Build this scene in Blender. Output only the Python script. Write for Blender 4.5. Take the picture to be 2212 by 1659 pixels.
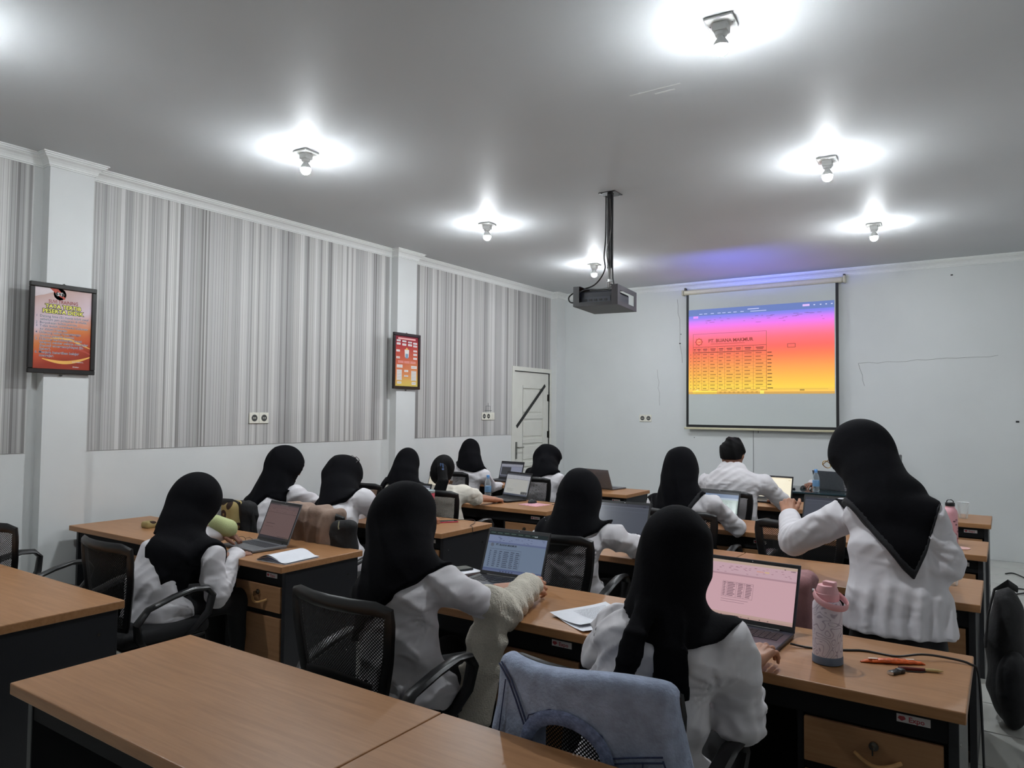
import bpy, bmesh, math, random
import numpy as np
from mathutils import Vector, Matrix

for o in list(bpy.data.objects):
    bpy.data.objects.remove(o)
SC = bpy.context.scene
COL = SC.collection
PI = math.pi

# ------------------------------------------------------------------ camera
CAM_F = 1573.9          # focal length in pixels of a 2212 x 1659 frame
CAM_R = np.array([[0.82815041, 0.0122834, 0.56037132],
                  [0.56041643, -0.03601175, -0.82742769],
                  [0.01001633, 0.99927587, -0.03670696]])
CAM_C = np.array([0.0, 0.0, 1.6])
cam_d = bpy.data.cameras.new('camera')
cam_d.sensor_fit = 'HORIZONTAL'
cam_d.sensor_width = 36.0
cam_d.lens = CAM_F / 2212 * 36.0
cam_d.clip_start = 0.05
cam = bpy.data.objects.new('camera', cam_d)
COL.objects.link(cam)
cam.matrix_world = Matrix([list(CAM_R[i]) + [CAM_C[i]] for i in range(3)] + [[0, 0, 0, 1]])
SC.camera = cam

# ------------------------------------------------------------------ world, exposure, lights
EXPO = 0.0
SC.view_settings.view_transform = 'Standard'
SC.view_settings.look = 'None'
SC.view_settings.gamma = 1.0
SC.view_settings.exposure = EXPO
SC.view_settings.use_curve_mapping = False
SC.cycles.use_denoising = True
SC.cycles.max_bounces = 6
SC.cycles.diffuse_bounces = 4
SC.cycles.glossy_bounces = 3
SC.cycles.transparent_max_bounces = 8
SC.cycles.caustics_reflective = False
SC.cycles.caustics_refractive = False
SC.cycles.use_adaptive_sampling = False
SC.cycles.use_light_tree = False
SC.cycles.sampling_pattern = 'TABULATED_SOBOL'
wd = bpy.data.worlds.new('world'); SC.world = wd
wd.use_nodes = True
wd.node_tree.nodes['Background'].inputs[0].default_value = (0.02, 0.021, 0.023, 1)
wd.node_tree.nodes['Background'].inputs[1].default_value = 0.3
BULB = 3200.0            # radiance of one ceiling bulb

# ------------------------------------------------------------------ measures of the room (metres)
WX = -5.72              # left wall
PX = -5.62              # face of the wall piers
FY = 9.75               # front wall
CZ = 3.40               # ceiling
RX = 1.25               # right wall (out of view)
BY = -1.3               # back wall (behind the camera)
TOP = 0.75              # desk height

def at(px, py, Y):
    """point on the plane y = Y that the photograph shows at pixel (px, py)"""
    d = CAM_R @ np.array([px - 1106.0, -(py - 829.5), -CAM_F])
    return CAM_C + d * (Y / d[1])

# ------------------------------------------------------------------ materials
MATS = {}
def lin(c):
    c = c / 255.0
    return c / 12.92 if c <= 0.04045 else ((c + 0.055) / 1.055) ** 2.4
def rgb(r, g, b):
    return (lin(r), lin(g), lin(b), 1.0)

def mat(name, col, rough=0.5, metal=0.0, var=0.06, scale=30.0, bump=0.0, bscale=None, stretch=(1, 1, 1), spec=0.5,
        sheen=0.0, detail=3.0):
    """plain surface: principled with a fine noise in colour and relief"""
    if name in MATS: return MATS[name]
    m = bpy.data.materials.new(name); m.use_nodes = True
    nt = m.node_tree; N = nt.nodes; L = nt.links
    b = N['Principled BSDF']
    b.inputs['Roughness'].default_value = rough
    b.inputs['Metallic'].default_value = metal
    b.inputs['Specular IOR Level'].default_value = spec
    if sheen: b.inputs['Sheen Weight'].default_value = sheen
    tc = N.new('ShaderNodeTexCoord'); mp = N.new('ShaderNodeMapping')
    mp.inputs['Scale'].default_value = stretch
    L.new(tc.outputs['Object'], mp.inputs['Vector'])
    nz = N.new('ShaderNodeTexNoise'); nz.inputs['Scale'].default_value = scale
    nz.inputs['Detail'].default_value = detail
    L.new(mp.outputs['Vector'], nz.inputs['Vector'])
    rp = N.new('ShaderNodeValToRGB')
    c = rgb(*col)
    rp.color_ramp.elements[0].position = 0.3
    rp.color_ramp.elements[1].position = 0.7
    rp.color_ramp.elements[0].color = tuple(max(0, x * (1 - var)) for x in c[:3]) + (1,)
    rp.color_ramp.elements[1].color = tuple(min(1, x * (1 + var)) for x in c[:3]) + (1,)
    L.new(nz.outputs['Fac'], rp.inputs['Fac'])
    L.new(rp.outputs['Color'], b.inputs['Base Color'])
    if bump:
        n2 = N.new('ShaderNodeTexNoise'); n2.inputs['Scale'].default_value = bscale or scale
        n2.inputs['Detail'].default_value = 4.0
        L.new(mp.outputs['Vector'], n2.inputs['Vector'])
        bp = N.new('ShaderNodeBump'); bp.inputs['Strength'].default_value = bump
        bp.inputs['Distance'].default_value = 0.01
        L.new(n2.outputs['Fac'], bp.inputs['Height'])
        L.new(bp.outputs['Normal'], b.inputs['Normal'])
    MATS[name] = m
    return m

def mat_wood(name, c1, c2, rough=0.38):
    if name in MATS: return MATS[name]
    m = bpy.data.materials.new(name); m.use_nodes = True
    nt = m.node_tree; N = nt.nodes; L = nt.links; b = N['Principled BSDF']
    b.inputs['Roughness'].default_value = rough; b.inputs['Specular IOR Level'].default_value = .3
    tc = N.new('ShaderNodeTexCoord'); mp = N.new('ShaderNodeMapping')
    oi = N.new('ShaderNodeObjectInfo'); ad = N.new('ShaderNodeVectorMath'); ad.operation = 'ADD'
    L.new(tc.outputs['Object'], ad.inputs[0]); L.new(oi.outputs['Location'], ad.inputs[1])
    mp.inputs['Scale'].default_value = (1.6, 26, 26)
    L.new(ad.outputs[0], mp.inputs['Vector'])
    n1 = N.new('ShaderNodeTexNoise'); n1.inputs['Scale'].default_value = 2.2; n1.inputs['Detail'].default_value = 3
    n1.inputs['Distortion'].default_value = 0.6
    L.new(mp.outputs['Vector'], n1.inputs['Vector'])
    mp2 = N.new('ShaderNodeMapping'); mp2.inputs['Scale'].default_value = (8, 160, 160)
    L.new(ad.outputs[0], mp2.inputs['Vector'])
    n2 = N.new('ShaderNodeTexNoise'); n2.inputs['Scale'].default_value = 3.0
    L.new(mp2.outputs['Vector'], n2.inputs['Vector'])
    mx = N.new('ShaderNodeMath'); mx.operation = 'MULTIPLY_ADD'
    mx.inputs[1].default_value = 0.35; L.new(n2.outputs['Fac'], mx.inputs[0]); L.new(n1.outputs['Fac'], mx.inputs[2])
    rp = N.new('ShaderNodeValToRGB')
    rp.color_ramp.elements[0].position = 0.42; rp.color_ramp.elements[0].color = rgb(*c1)
    rp.color_ramp.elements[1].position = 0.95; rp.color_ramp.elements[1].color = rgb(*c2)
    L.new(mx.outputs[0], rp.inputs['Fac']); L.new(rp.outputs['Color'], b.inputs['Base Color'])
    MATS[name] = m
    return m

def mat_emit_attr(name, strength, gloss=0.15):
    """display: each pixel block's colour comes from the mesh attribute"""
    if name in MATS: return MATS[name]
    m = bpy.data.materials.new(name); m.use_nodes = True
    nt = m.node_tree; N = nt.nodes; L = nt.links; b = N['Principled BSDF']
    b.inputs['Base Color'].default_value = (0.01, 0.01, 0.012, 1); b.inputs['Roughness'].default_value = gloss
    a = N.new('ShaderNodeVertexColor'); a.layer_name = 'Col'
    L.new(a.outputs['Color'], b.inputs['Emission Color'])
    b.inputs['Emission Strength'].default_value = strength
    m.cycles.emission_sampling = 'NONE'
    MATS[name] = m
    return m

def mat_print_attr(name, rough=0.5):
    if name in MATS: return MATS[name]
    m = bpy.data.materials.new(name); m.use_nodes = True
    nt = m.node_tree; N = nt.nodes; L = nt.links; b = N['Principled BSDF']
    b.inputs['Roughness'].default_value = rough
    a = N.new('ShaderNodeVertexColor'); a.layer_name = 'Col'
    L.new(a.outputs['Color'], b.inputs['Base Color'])
    MATS[name] = m
    return m

# ------------------------------------------------------------------ mesh helpers
class MB:
    def __init__(self): self.v = []; self.f = []
    def add(self, vs, fs):
        k = len(self.v); self.v += [tuple(map(float, p)) for p in vs]; self.f += [tuple(i + k for i in f) for f in fs]; return self
    def box(self, x0, x1, y0, y1, z0, z1):
        vs = [(x, y, z) for z in (z0, z1) for y in (y0, y1) for x in (x0, x1)]
        return self.add(vs, [(0, 2, 3, 1), (4, 5, 7, 6), (0, 1, 5, 4), (2, 6, 7, 3), (0, 4, 6, 2), (1, 3, 7, 5)])
    def quad(self, a, b, c, d): return self.add([a, b, c, d], [(0, 1, 2, 3)])
    def lathe(self, prof, n=20, c=(0, 0, 0), cap=True):
        """prof: (radius, z) from bottom to top"""
        vs = []; fs = []
        for r, z in prof:
            for i in range(n):
                a = 2 * PI * i / n
                vs.append((c[0] + r * math.cos(a), c[1] + r * math.sin(a), c[2] + z))
        for j in range(len(prof) - 1):
            for i in range(n):
                i2 = (i + 1) % n
                fs.append((j * n + i, j * n + i2, (j + 1) * n + i2, (j + 1) * n + i))
        if cap:
            fs.append(tuple(reversed(range(n)))); fs.append(tuple(range((len(prof) - 1) * n, len(prof) * n)))
        return self.add(vs, fs)
    def tube(self, pts, r, n=8, closed=False, flat=None, side=None):
        """round bar along points; r number or list; flat=(a,b) for an oval bar with axis 'side'"""
        P = [np.array(p, float) for p in pts]; m = len(P)
        vs = []; prev = None
        for i in range(m):
            if closed: t = P[(i + 1) % m] - P[i - 1]
            else: t = P[min(i + 1, m - 1)] - P[max(i - 1, 0)]
            t = t / (np.linalg.norm(t) + 1e-9)
            if side is not None: u = np.array(side, float)
            elif prev is not None: u = prev
            else: u = np.array((0, 0, 1.0)) if abs(t[2]) < 0.9 else np.array((1.0, 0, 0))
            u = u - t * np.dot(u, t); u /= np.linalg.norm(u) + 1e-9; prev = u
            w = np.cross(t, u)
            rr = r[i] if isinstance(r, (list, tuple)) else r
            a, b = (flat[0], flat[1]) if flat else (rr, rr)
            for k in range(n):
                an = 2 * PI * k / n
                vs.append(P[i] + u * a * math.cos(an) + w * b * math.sin(an))
        fs = []
        for i in range(m if closed else m - 1):
            j = (i + 1) % m
            for k in range(n):
                k2 = (k + 1) % n
                fs.append((i * n + k, i * n + k2, j * n + k2, j * n + k))
        if not closed:
            fs.append(tuple(reversed(range(n)))); fs.append(tuple(range((m - 1) * n, m * n)))
        return self.add(vs, fs)
    def rbox(self, x0, x1, y0, y1, z0, z1, r, seg=2):
        """box with rounded edges"""
        bm = bmesh.new(); bmesh.ops.create_cube(bm, size=1.0)
        bmesh.ops.scale(bm, vec=(x1 - x0, y1 - y0, z1 - z0), verts=bm.verts)
        bmesh.ops.translate(bm, vec=((x0 + x1) / 2, (y0 + y1) / 2, (z0 + z1) / 2), verts=bm.verts)
        bmesh.ops.bevel(bm, geom=list(bm.edges), offset=r, segments=seg, profile=0.5, affect='EDGES', clamp_overlap=True)
        bm.verts.index_update()
        self.add([v.co[:] for v in bm.verts], [tuple(v.index for v in f.verts) for f in bm.faces])
        bm.free(); return self
    def prism(self, poly, z0, z1):
        n = len(poly)
        vs = [(x, y, z0) for x, y in poly] + [(x, y, z1) for x, y in poly]
        fs = [tuple(reversed(range(n))), tuple(range(n, 2 * n))]
        fs += [(i, (i + 1) % n, n + (i + 1) % n, n + i) for i in range(n)]
        return self.add(vs, fs)
    def mesh(self, name, m, smooth=False):
        me = bpy.data.meshes.new(name); me.from_pydata(self.v, [], self.f)
        bm = bmesh.new(); bm.from_mesh(me); bmesh.ops.recalc_face_normals(bm, faces=bm.faces); bm.to_mesh(me); bm.free()
        if m: me.materials.append(m)
        if smooth:
            me.polygons.foreach_set('use_smooth', [True] * len(me.polygons))
            try: me.set_sharp_from_angle(angle=math.radians(38))
            except Exception: pass
        me.update(); return me

def link(name, data, parent=None, loc=None, rotz=0.0, mx=None):
    o = bpy.data.objects.new(name, data); COL.objects.link(o)
    if parent is not None: o.parent = parent
    if mx is not None: o.matrix_local = mx
    else:
        if loc is not None: o.location = tuple(loc)
        o.rotation_euler = (0, 0, rotz)
    return o
def tag(o, label, cat, group=None, kind=None):
    o['label'] = label; o['category'] = cat
    if group: o['group'] = group
    if kind: o['kind'] = kind
    return o
def thing(name, label, cat, loc=(0, 0, 0), rotz=0.0, group=None, mx=None):
    o = link(name, None, None, loc, rotz, mx); o.empty_display_size = 0.05
    return tag(o, label, cat, group)
def structure(name, me, parent=None):
    o = link(name, me, parent)
    if parent is None: o['kind'] = 'structure'
    return o

def flat_print(name, rects, w, h, m, grid=None):
    """coloured flat blocks on a w x h sheet; local x right, y up, z out; rects in 0..1 from the top left"""
    vs = []; fs = []; cols = []
    for i, (x0, y0, x1, y1, c) in enumerate(rects):
        z = 0.00012 * i if i < 2 else 0.0004
        k = len(vs)
        vs += [(x0 * w, h - y1 * h, z), (x1 * w, h - y1 * h, z), (x1 * w, h - y0 * h, z), (x0 * w, h - y0 * h, z)]
        fs.append((k, k + 1, k + 2, k + 3))
        c = c if isinstance(c[0], (tuple, list)) else (c, c)   # (top, bottom)
        top = rgb(*c[0]); bot = rgb(*c[1]); cols += [bot, bot, top, top]
    me = bpy.data.meshes.new(name); me.from_pydata(vs, [], fs)
    at_ = me.color_attributes.new('Col', 'FLOAT_COLOR', 'CORNER')
    for i, c in enumerate(cols): at_.data[i].color = c
    me.materials.append(m)
    return me

TEXT_CACHE = {}
def text_mesh(s, size, m, bold=0.0, align='LEFT', extr=0.0):
    cu = bpy.data.curves.new('text', 'FONT'); cu.body = s; cu.size = size; cu.offset = bold * size
    cu.align_x = align; cu.resolution_u = 2; cu.extrude = extr
    o = bpy.data.objects.new('text_tmp', cu); COL.objects.link(o)
    dg = bpy.context.evaluated_depsgraph_get(); dg.update()
    me = bpy.data.meshes.new_from_object(o.evaluated_get(dg))
    bpy.data.objects.remove(o); bpy.data.curves.remove(cu)
    me.materials.clear(); me.materials.append(m)
    me.name = 'lettering'
    return me
def mat_flat(name, col, emit=0.0, rough=0.5):
    if name in MATS: return MATS[name]
    m = mat(name, col, rough=rough, var=0.03, scale=120)
    if emit:
        b = m.node_tree.nodes['Principled BSDF']
        b.inputs['Emission Color'].default_value = rgb(*col); b.inputs['Emission Strength'].default_value = emit; m.cycles.emission_sampling = 'NONE'
    return m
ROT_LEFT = Matrix(((0, 0, 1), (1, 0, 0), (0, 1, 0)))      # sheet on the left wall, facing +x
ROT_FRONT = Matrix(((1, 0, 0), (0, 0, -1), (0, 1, 0)))    # sheet on the front wall, facing -y
def mx4(rot, loc):
    m = rot.to_4x4(); m.translation = Vector(loc); return m
# ------------------------------------------------------------------ room
m_wall = mat('white_wall_paint', (209, 211, 210), rough=0.6, var=0.035, scale=1.7)
m_front = mat('front_wall_paint', (206, 209, 208), rough=0.6, var=0.03, scale=1.3)
m_ceil = mat('ceiling_satin_paint', (206, 209, 211), rough=0.55, var=0.03, scale=0.9, spec=0.05, detail=1.5)
m_corn = mat('cornice_plaster', (222, 224, 222), rough=0.5, var=0.02)
m_tile = mat('floor_tile_glaze', (184, 184, 178), rough=0.2, var=0.03, scale=3.0)
m_grout = mat('floor_grout', (48, 46, 44), rough=0.9)
m_black = mat('black_plastic', (17, 17, 19), rough=0.45, var=0.2)
m_chrome = mat('chrome_metal', (200, 200, 200), rough=0.2, metal=1.0, var=0.03)
m_white = mat('white_plastic', (225, 226, 222), rough=0.35, var=0.02)

def wallpaper_mat():
    m = bpy.data.materials.new('striped_wallpaper'); m.use_nodes = True
    nt = m.node_tree; N = nt.nodes; L = nt.links; b = N['Principled BSDF']
    b.inputs['Roughness'].default_value = 0.5
    tc = N.new('ShaderNodeTexCoord'); sp = N.new('ShaderNodeSeparateXYZ'); L.new(tc.outputs['Object'], sp.inputs[0])
    def vor(scale, feat='F1', off=0.0):
        ad = N.new('ShaderNodeMath'); ad.operation = 'ADD'; ad.inputs[1].default_value = off
        L.new(sp.outputs['Y'], ad.inputs[0])
        v = N.new('ShaderNodeTexVoronoi'); v.voronoi_dimensions = '1D'; v.feature = feat
        v.inputs['Scale'].default_value = scale; L.new(ad.outputs[0], v.inputs['W']); return v
    # broad bands
    v1 = vor(16); s1 = N.new('ShaderNodeSeparateColor'); L.new(v1.outputs['Color'], s1.inputs[0])
    r1 = N.new('ShaderNodeValToRGB'); r1.color_ramp.interpolation = 'CONSTANT'
    e = r1.color_ramp.elements
    e[0].position = 0; e[0].color = rgb(178, 177, 176)
    e[1].position = 0.3; e[1].color = rgb(194, 193, 191)
    for p, c in ((0.5, (168, 167, 166)), (0.68, (200, 199, 197)), (0.86, (183, 182, 180))):
        k = e.new(p); k.color = rgb(*c)
    L.new(s1.outputs[0], r1.inputs['Fac'])
    # thin stripes
    v2 = vor(58, off=3.7); s2 = N.new('ShaderNodeSeparateColor'); L.new(v2.outputs['Color'], s2.inputs[0])
    r2 = N.new('ShaderNodeValToRGB'); r2.color_ramp.interpolation = 'CONSTANT'
    e = r2.color_ramp.elements
    e[0].position = 0; e[0].color = (0.52, 0.51, 0.505, 1)
    e[1].position = 0.13; e[1].color = (1.08, 1.08, 1.08, 1)
    for p, c in ((0.30, 1.0), (0.66, 0.80), (0.75, 1.10), (0.86, 0.94)):
        k = e.new(p); k.color = (c, c, c * 0.99, 1)
    L.new(s2.outputs[1], r2.inputs['Fac'])
    mu = N.new('ShaderNodeMix'); mu.data_type = 'RGBA'; mu.blend_type = 'MULTIPLY'; mu.inputs[0].default_value = 1.0
    L.new(r1.outputs['Color'], mu.inputs['A']); L.new(r2.outputs['Color'], mu.inputs['B'])
    # hairlines
    v3 = vor(34, 'DISTANCE_TO_EDGE', 1.3)
    r3 = N.new('ShaderNodeValToRGB'); r3.color_ramp.interpolation = 'LINEAR'
    r3.color_ramp.elements[0].position = 0.03; r3.color_ramp.elements[0].color = (0.42, 0.41, 0.40, 1)
    r3.color_ramp.elements[1].position = 0.075; r3.color_ramp.elements[1].color = (1, 1, 1, 1)
    L.new(v3.outputs['Distance'], r3.inputs['Fac'])
    m2 = N.new('ShaderNodeMix'); m2.data_type = 'RGBA'; m2.blend_type = 'MULTIPLY'; m2.inputs[0].default_value = 0.8
    L.new(mu.outputs['Result'], m2.inputs['A']); L.new(r3.outputs['Color'], m2.inputs['B'])
    L.new(m2.outputs['Result'], b.inputs['Base Color'])
    bp = N.new('ShaderNodeBump'); bp.inputs['Strength'].default_value = 0.25; bp.inputs['Distance'].default_value = 0.003
    L.new(s2.outputs[2], bp.inputs['Height']); L.new(bp.outputs['Normal'], b.inputs['Normal'])
    return m
m_paper = wallpaper_mat()

# floor: a slab with tiles laid on it
TS = 0.44; TG = 0.013
floor = structure('floor', MB().box(WX - .2, RX + .2, BY - .2, FY + .2, -0.1, -0.006).mesh('floor', m_grout))
tile_me = MB().rbox(-TS / 2 + TG / 2, TS / 2 - TG / 2, -TS / 2 + TG / 2, TS / 2 - TG / 2, -0.008, 0.0, 0.0015, 1).mesh('tile', m_tile)
rest = MB()
for i in range(-14, 4):
    for j in range(-4, 24):
        x = (i + .5) * TS + 0.18; y = 0.07 + (j + .5) * TS
        if x < WX - .1 or x > RX or y < BY or y > FY + .1: continue
        if -1.5 < x < 1.2 and y > 1.4:
            link('tile', tile_me, floor, (x, y, 0))
        else:
            rest.box(x - TS / 2 + TG / 2, x + TS / 2 - TG / 2, y - TS / 2 + TG / 2, y + TS / 2 - TG / 2, -0.008, 0.0)
ro = link('tile_field', rest.mesh('tile_field', m_tile), floor); ro['kind'] = 'stuff'

structure('ceiling', MB().box(WX - .2, RX + .2, BY - .2, FY + .2, CZ, CZ + .1).mesh('ceiling', m_ceil))
DY0, DY1, DZ = 8.50, 9.46, 2.17                 # door opening in the left wall
wl = structure('wall_left', MB().box(WX - .15, WX, BY - .2, DY0, 0, CZ).box(WX - .15, WX, DY1, FY + .2, 0, CZ)
               .box(WX - .15, WX, DY0, DY1, DZ, CZ).mesh('wall_left', m_wall))
wf = structure('wall_front', MB().box(WX, RX + .2, FY, FY + .15, 0, CZ).mesh('wall_front', m_front))
structure('wall_right', MB().box(RX, RX + .15, BY - .2, FY, 0, CZ).mesh('wall_right', m_wall))
structure('wall_back', MB().box(WX, RX, BY - .15, BY, 0, CZ).mesh('wall_back', m_wall))
PIERS = [(2.40, 2.705), (6.00, 6.315), (9.50, FY)]
for i, (a, b) in enumerate(PIERS):
    structure('trim_%d' % (i + 1), MB().box(WX, PX, a, b, 0, CZ).mesh('pier', m_wall))
# wallpaper sheets above the dado line
def paper(y0, y1, z0, z1): link('wallpaper', MB().box(WX - .001, WX + .004, y0, y1, z0, z1).mesh('wallpaper', m_paper), wl)
paper(BY, 2.335, 1.268, CZ); paper(2.705, 5.965, 1.268, CZ); paper(6.315, DY0 - .06, 1.268, CZ)
paper(DY0 - .06, 9.475, DZ + .06, CZ)
link('baseboard', MB().box(WX, WX + .012, BY, 2.4, 0, .1).box(WX, WX + .012, 2.705, 6.0, 0, .1).box(WX, WX + .012, 6.315, DY0 - .06, 0, .1)
     .mesh('baseboard', m_tile), wl)
# cornice that steps around the piers
def sweep(path, prof):
    """path: xy corner points at the wall face; prof: (out, z); out is to the right of travel"""
    P = [np.array(p, float) for p in path]; n = len(P); mb = MB(); rows = []
    for i in range(n):
        d0 = (P[i] - P[i - 1]) if i else (P[1] - P[0]); d1 = (P[i + 1] - P[i]) if i < n - 1 else d0
        d0 = d0 / np.linalg.norm(d0); d1 = d1 / np.linalg.norm(d1)
        n0 = np.array((d0[1], -d0[0])); n1 = np.array((d1[1], -d1[0]))
        nn = n0 + n1; nn = nn / max(np.dot(nn, n0), 1e-6)
        rows.append([(P[i][0] + nn[0] * o, P[i][1] + nn[1] * o, z) for o, z in prof])
    k = len(prof); vs = [p for r in rows for p in r]
    fs = [(i * k + j, (i + 1) * k + j, (i + 1) * k + j + 1, i * k + j + 1) for i in range(n - 1) for j in range(k - 1)]
    return mb.add(vs, fs)
prof = [(-.002, CZ - .088), (.010, CZ - .088), (.010, CZ - .080), (.016, CZ - .078), (.016, CZ - .068), (.022, CZ - .055),
        (.034, CZ - .040), (.052, CZ - .030), (.056, CZ - .022), (.064, CZ - .020), (.064, CZ - .010), (.074, CZ - .008), (.074, CZ + .002)]
path = [(WX, BY)]
for a, b in PIERS[:2]: path += [(WX, a), (PX, a), (PX, b), (WX, b)]
path += [(WX, 9.50), (PX, 9.50), (PX, FY), (RX, FY)]
structure('trim_4', sweep(path, prof).mesh('cornice', m_corn))
# faint cracks and repairs on the front wall
m_crack = mat('wall_crack', (120, 122, 120), rough=.9)
def crack(name, pts, r=0.0022):
    link(name, MB().tube(pts, r, 5).mesh('crack', m_crack), wf)
random.seed(4)
def wob(a, b, n, amp):
    out = []
    for i in range(n + 1):
        t = i / n
        out.append((a[0] + (b[0] - a[0]) * t + random.uniform(-amp, amp), FY - .0005, a[1] + (b[1] - a[1]) * t + random.uniform(-amp, amp)))
    return out
crack('crack', wob((-3.80, 3.2), (-3.74, 2.3), 9, .012))
crack('crack', wob((-1.48, 2.22), (-.05, 2.27), 14, .010), .0018)
crack('crack', wob((-1.48, 2.22), (-1.42, 1.95), 4, .01), .0018)
crack('crack', wob((-4.1, 2.2), (-4.06, 1.7), 6, .012), .0015)
cw = MB()
for px, py, r in ((2056, 594, .012), (2198, 911, .016), (1469, 742, .012), (1471, 722, .008), (1824, 606, .008), (1500, 945, .006)):
    p = at(px, py, FY); cw.lathe([(r, 0), (r, .004)], 8, (0, 0, 0)) if False else cw.box(p[0] - r, p[0] + r, FY - .003, FY + .001, p[2] - r * .6, p[2] + r * .6)
link('nail_hole', cw.mesh('nail_hole', m_black), wf)
# recessed joint line that runs down the front wall under the screen
link('wall_joint', MB().box(-2.757, -2.751, FY - .003, FY + .001, 0, 1.37).mesh('wall_joint', m_crack), wf)

# ---- door in the left wall
m_door = mat('door_paint', (214, 214, 205), rough=0.42, var=0.03, scale=5)
door = link('door_1', None, None, (WX, DY0, 0)); door['kind'] = 'structure'; door['label'] = 'white panelled door with a strip of black tape'
dw = DY1 - DY0; dh = DZ
link('door_frame', MB().box(-.12, .012, -.06, 0.0, 0, dh + .06).box(-.12, .012, dw, dw + .04, 0, dh + .06).box(-.12, .012, 0, dw, dh, dh + .06).mesh('door_frame', m_door), door)
leaf = link('door_leaf', MB().box(-.052, -.014, .006, .25, .01, dh - .01).box(-.052, -.014, .81, dw - .006, .01, dh - .01)
            .box(-.052, -.014, .25, .81, dh - .24, dh - .01).box(-.052, -.014, .25, .81, .01, .12).mesh('door_leaf', m_door), door)
zz = [.12, .50, .565, .91, .975, 1.285, 1.35, 1.66, 1.725, dh - .24]
zp = [(.12, .42), (.49, .80), (.87, 1.13), (1.20, 1.48), (1.55, 1.93)]
for a, b in zp:
    link('panel', MB().box(-.050, -.030, .25, .81, a - .002, b + .002).rbox(-.035, -.020, .285, .775, a + .03, b - .03, .008, 1).mesh('panel', m_door), door)
for a, b in zip(zp[:-1], zp[1:]):
    link('rail', MB().rbox(-.05, -.016, .255, .805, a[1] + .002, b[0] - .002, .005, 1).mesh('rail', m_door), door)
link('groove', MB().box(-.016, -.0135, .247, .252, .12, dh - .2).mesh('groove', m_black), door)
for z in (1.25, 1.80):
    link('hinge', MB().lathe([(.011, z - .055), (.011, z + .055)], 10, (-.006, dw - .002, 0)).box(-.014, -.011, dw - .04, dw, z - .05, z + .05).mesh('hinge', mat('dark_steel', (70, 68, 64), .4, 1)), door)
hd = link('door_handle', MB().rbox(-.014, -.004, .065, .105, .92, 1.16, .004, 2).mesh('door_handle', mat('satin_steel', (150, 150, 145), .35, 1)), door)
link('lever', MB().tube([(-.01, .085, 1.08), (.035, .085, 1.08), (.042, .10, 1.08), (.042, .20, 1.085)], .009, 8).mesh('lever', MATS['satin_steel'], True), hd)
link('keyhole', MB().box(-.005, -.0025, .081, .089, .98, 1.01).mesh('keyhole', m_black), hd)
a = np.array((-.0135, .09, 1.37)); b = np.array((-.0135, .86, 1.985)); dv = (b - a) / np.linalg.norm(b - a); nv = np.cross(dv, (1, 0, 0)) * .026
ld = mat('tape_black', (30, 32, 30), rough=.6)
link('tape_strip', MB().add([a - nv, b - nv * 1.1, b + nv * .8, a + nv, a - nv + (.001, 0, 0), b - nv * 1.1 + (.001, 0, 0), b + nv * .8 + (.001, 0, 0), a + nv + (.001, 0, 0)],
     [(0, 1, 2, 3), (4, 5, 6, 7), (0, 1, 5, 4), (1, 2, 6, 5), (2, 3, 7, 6), (3, 0, 4, 7)]).mesh('tape_strip', ld), door)

# ---- wall sockets
m_sock = mat('socket_plastic', (226, 224, 212), rough=.3, var=.02)
m_hole = mat('socket_hole', (70, 72, 70), rough=.6)
def socket(label, rot, loc, n, w=.105):
    t = thing('wall_socket', label, 'socket', group='wall sockets', mx=mx4(rot, loc))
    for i in range(n):
        link('plate', MB().rbox(i * w, (i + 1) * w - .002, 0, .1, 0, .012, .004, 1).mesh('plate', m_sock), t)
        if i < 2:
            c = link('outlet', MB().lathe([(.032, .0118), (.030, .0145), (.022, .0145), (.020, .0122)], 16, (i * w + w / 2, .05, 0), True).mesh('outlet', m_hole), t)
            link('pin_hole', MB().lathe([(.005, .012), (.005, .016)], 8, (i * w + w / 2 - .009, .05, 0)).lathe([(.005, .012), (.005, .016)], 8, (i * w + w / 2 + .009, .05, 0)).mesh('pin_hole', m_sock), c)
        else:
            link('rocker', MB().rbox(i * w + .02, (i + 1) * w - .02, .02, .08, .01, .018, .003, 1).mesh('rocker', m_sock), t)
    return t
socket('white double wall socket on the striped paper between the two posters', ROT_LEFT, (WX + .004, 4.165, 1.460), 2)
socket('white double socket with a switch on the striped paper beside the door', ROT_LEFT, (WX + .004, 7.73, 1.475), 3, .095)
socket('cream double wall socket on the front wall left of the screen', ROT_FRONT, (-4.372, FY, 1.463), 2, .094)
sk = tag(link('wall_sketch', MB().tube([(WX + .0045, 7.83, 1.58), (WX + .0045, 7.83, 1.66), (WX + .0045, 7.92, 1.66), (WX + .0045, 7.92, 1.58)], .003, 5)
     .tube([(WX + .0045, 7.80, 1.60), (WX + .0045, 7.96, 1.60)], .003, 5).tube([(WX + .0045, 7.875, 1.58), (WX + .0045, 7.875, 1.70)], .003, 5).mesh('wall_sketch', m_hole)),
     'small pencil scribble on the wallpaper above the socket by the door', 'scribble')

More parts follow.
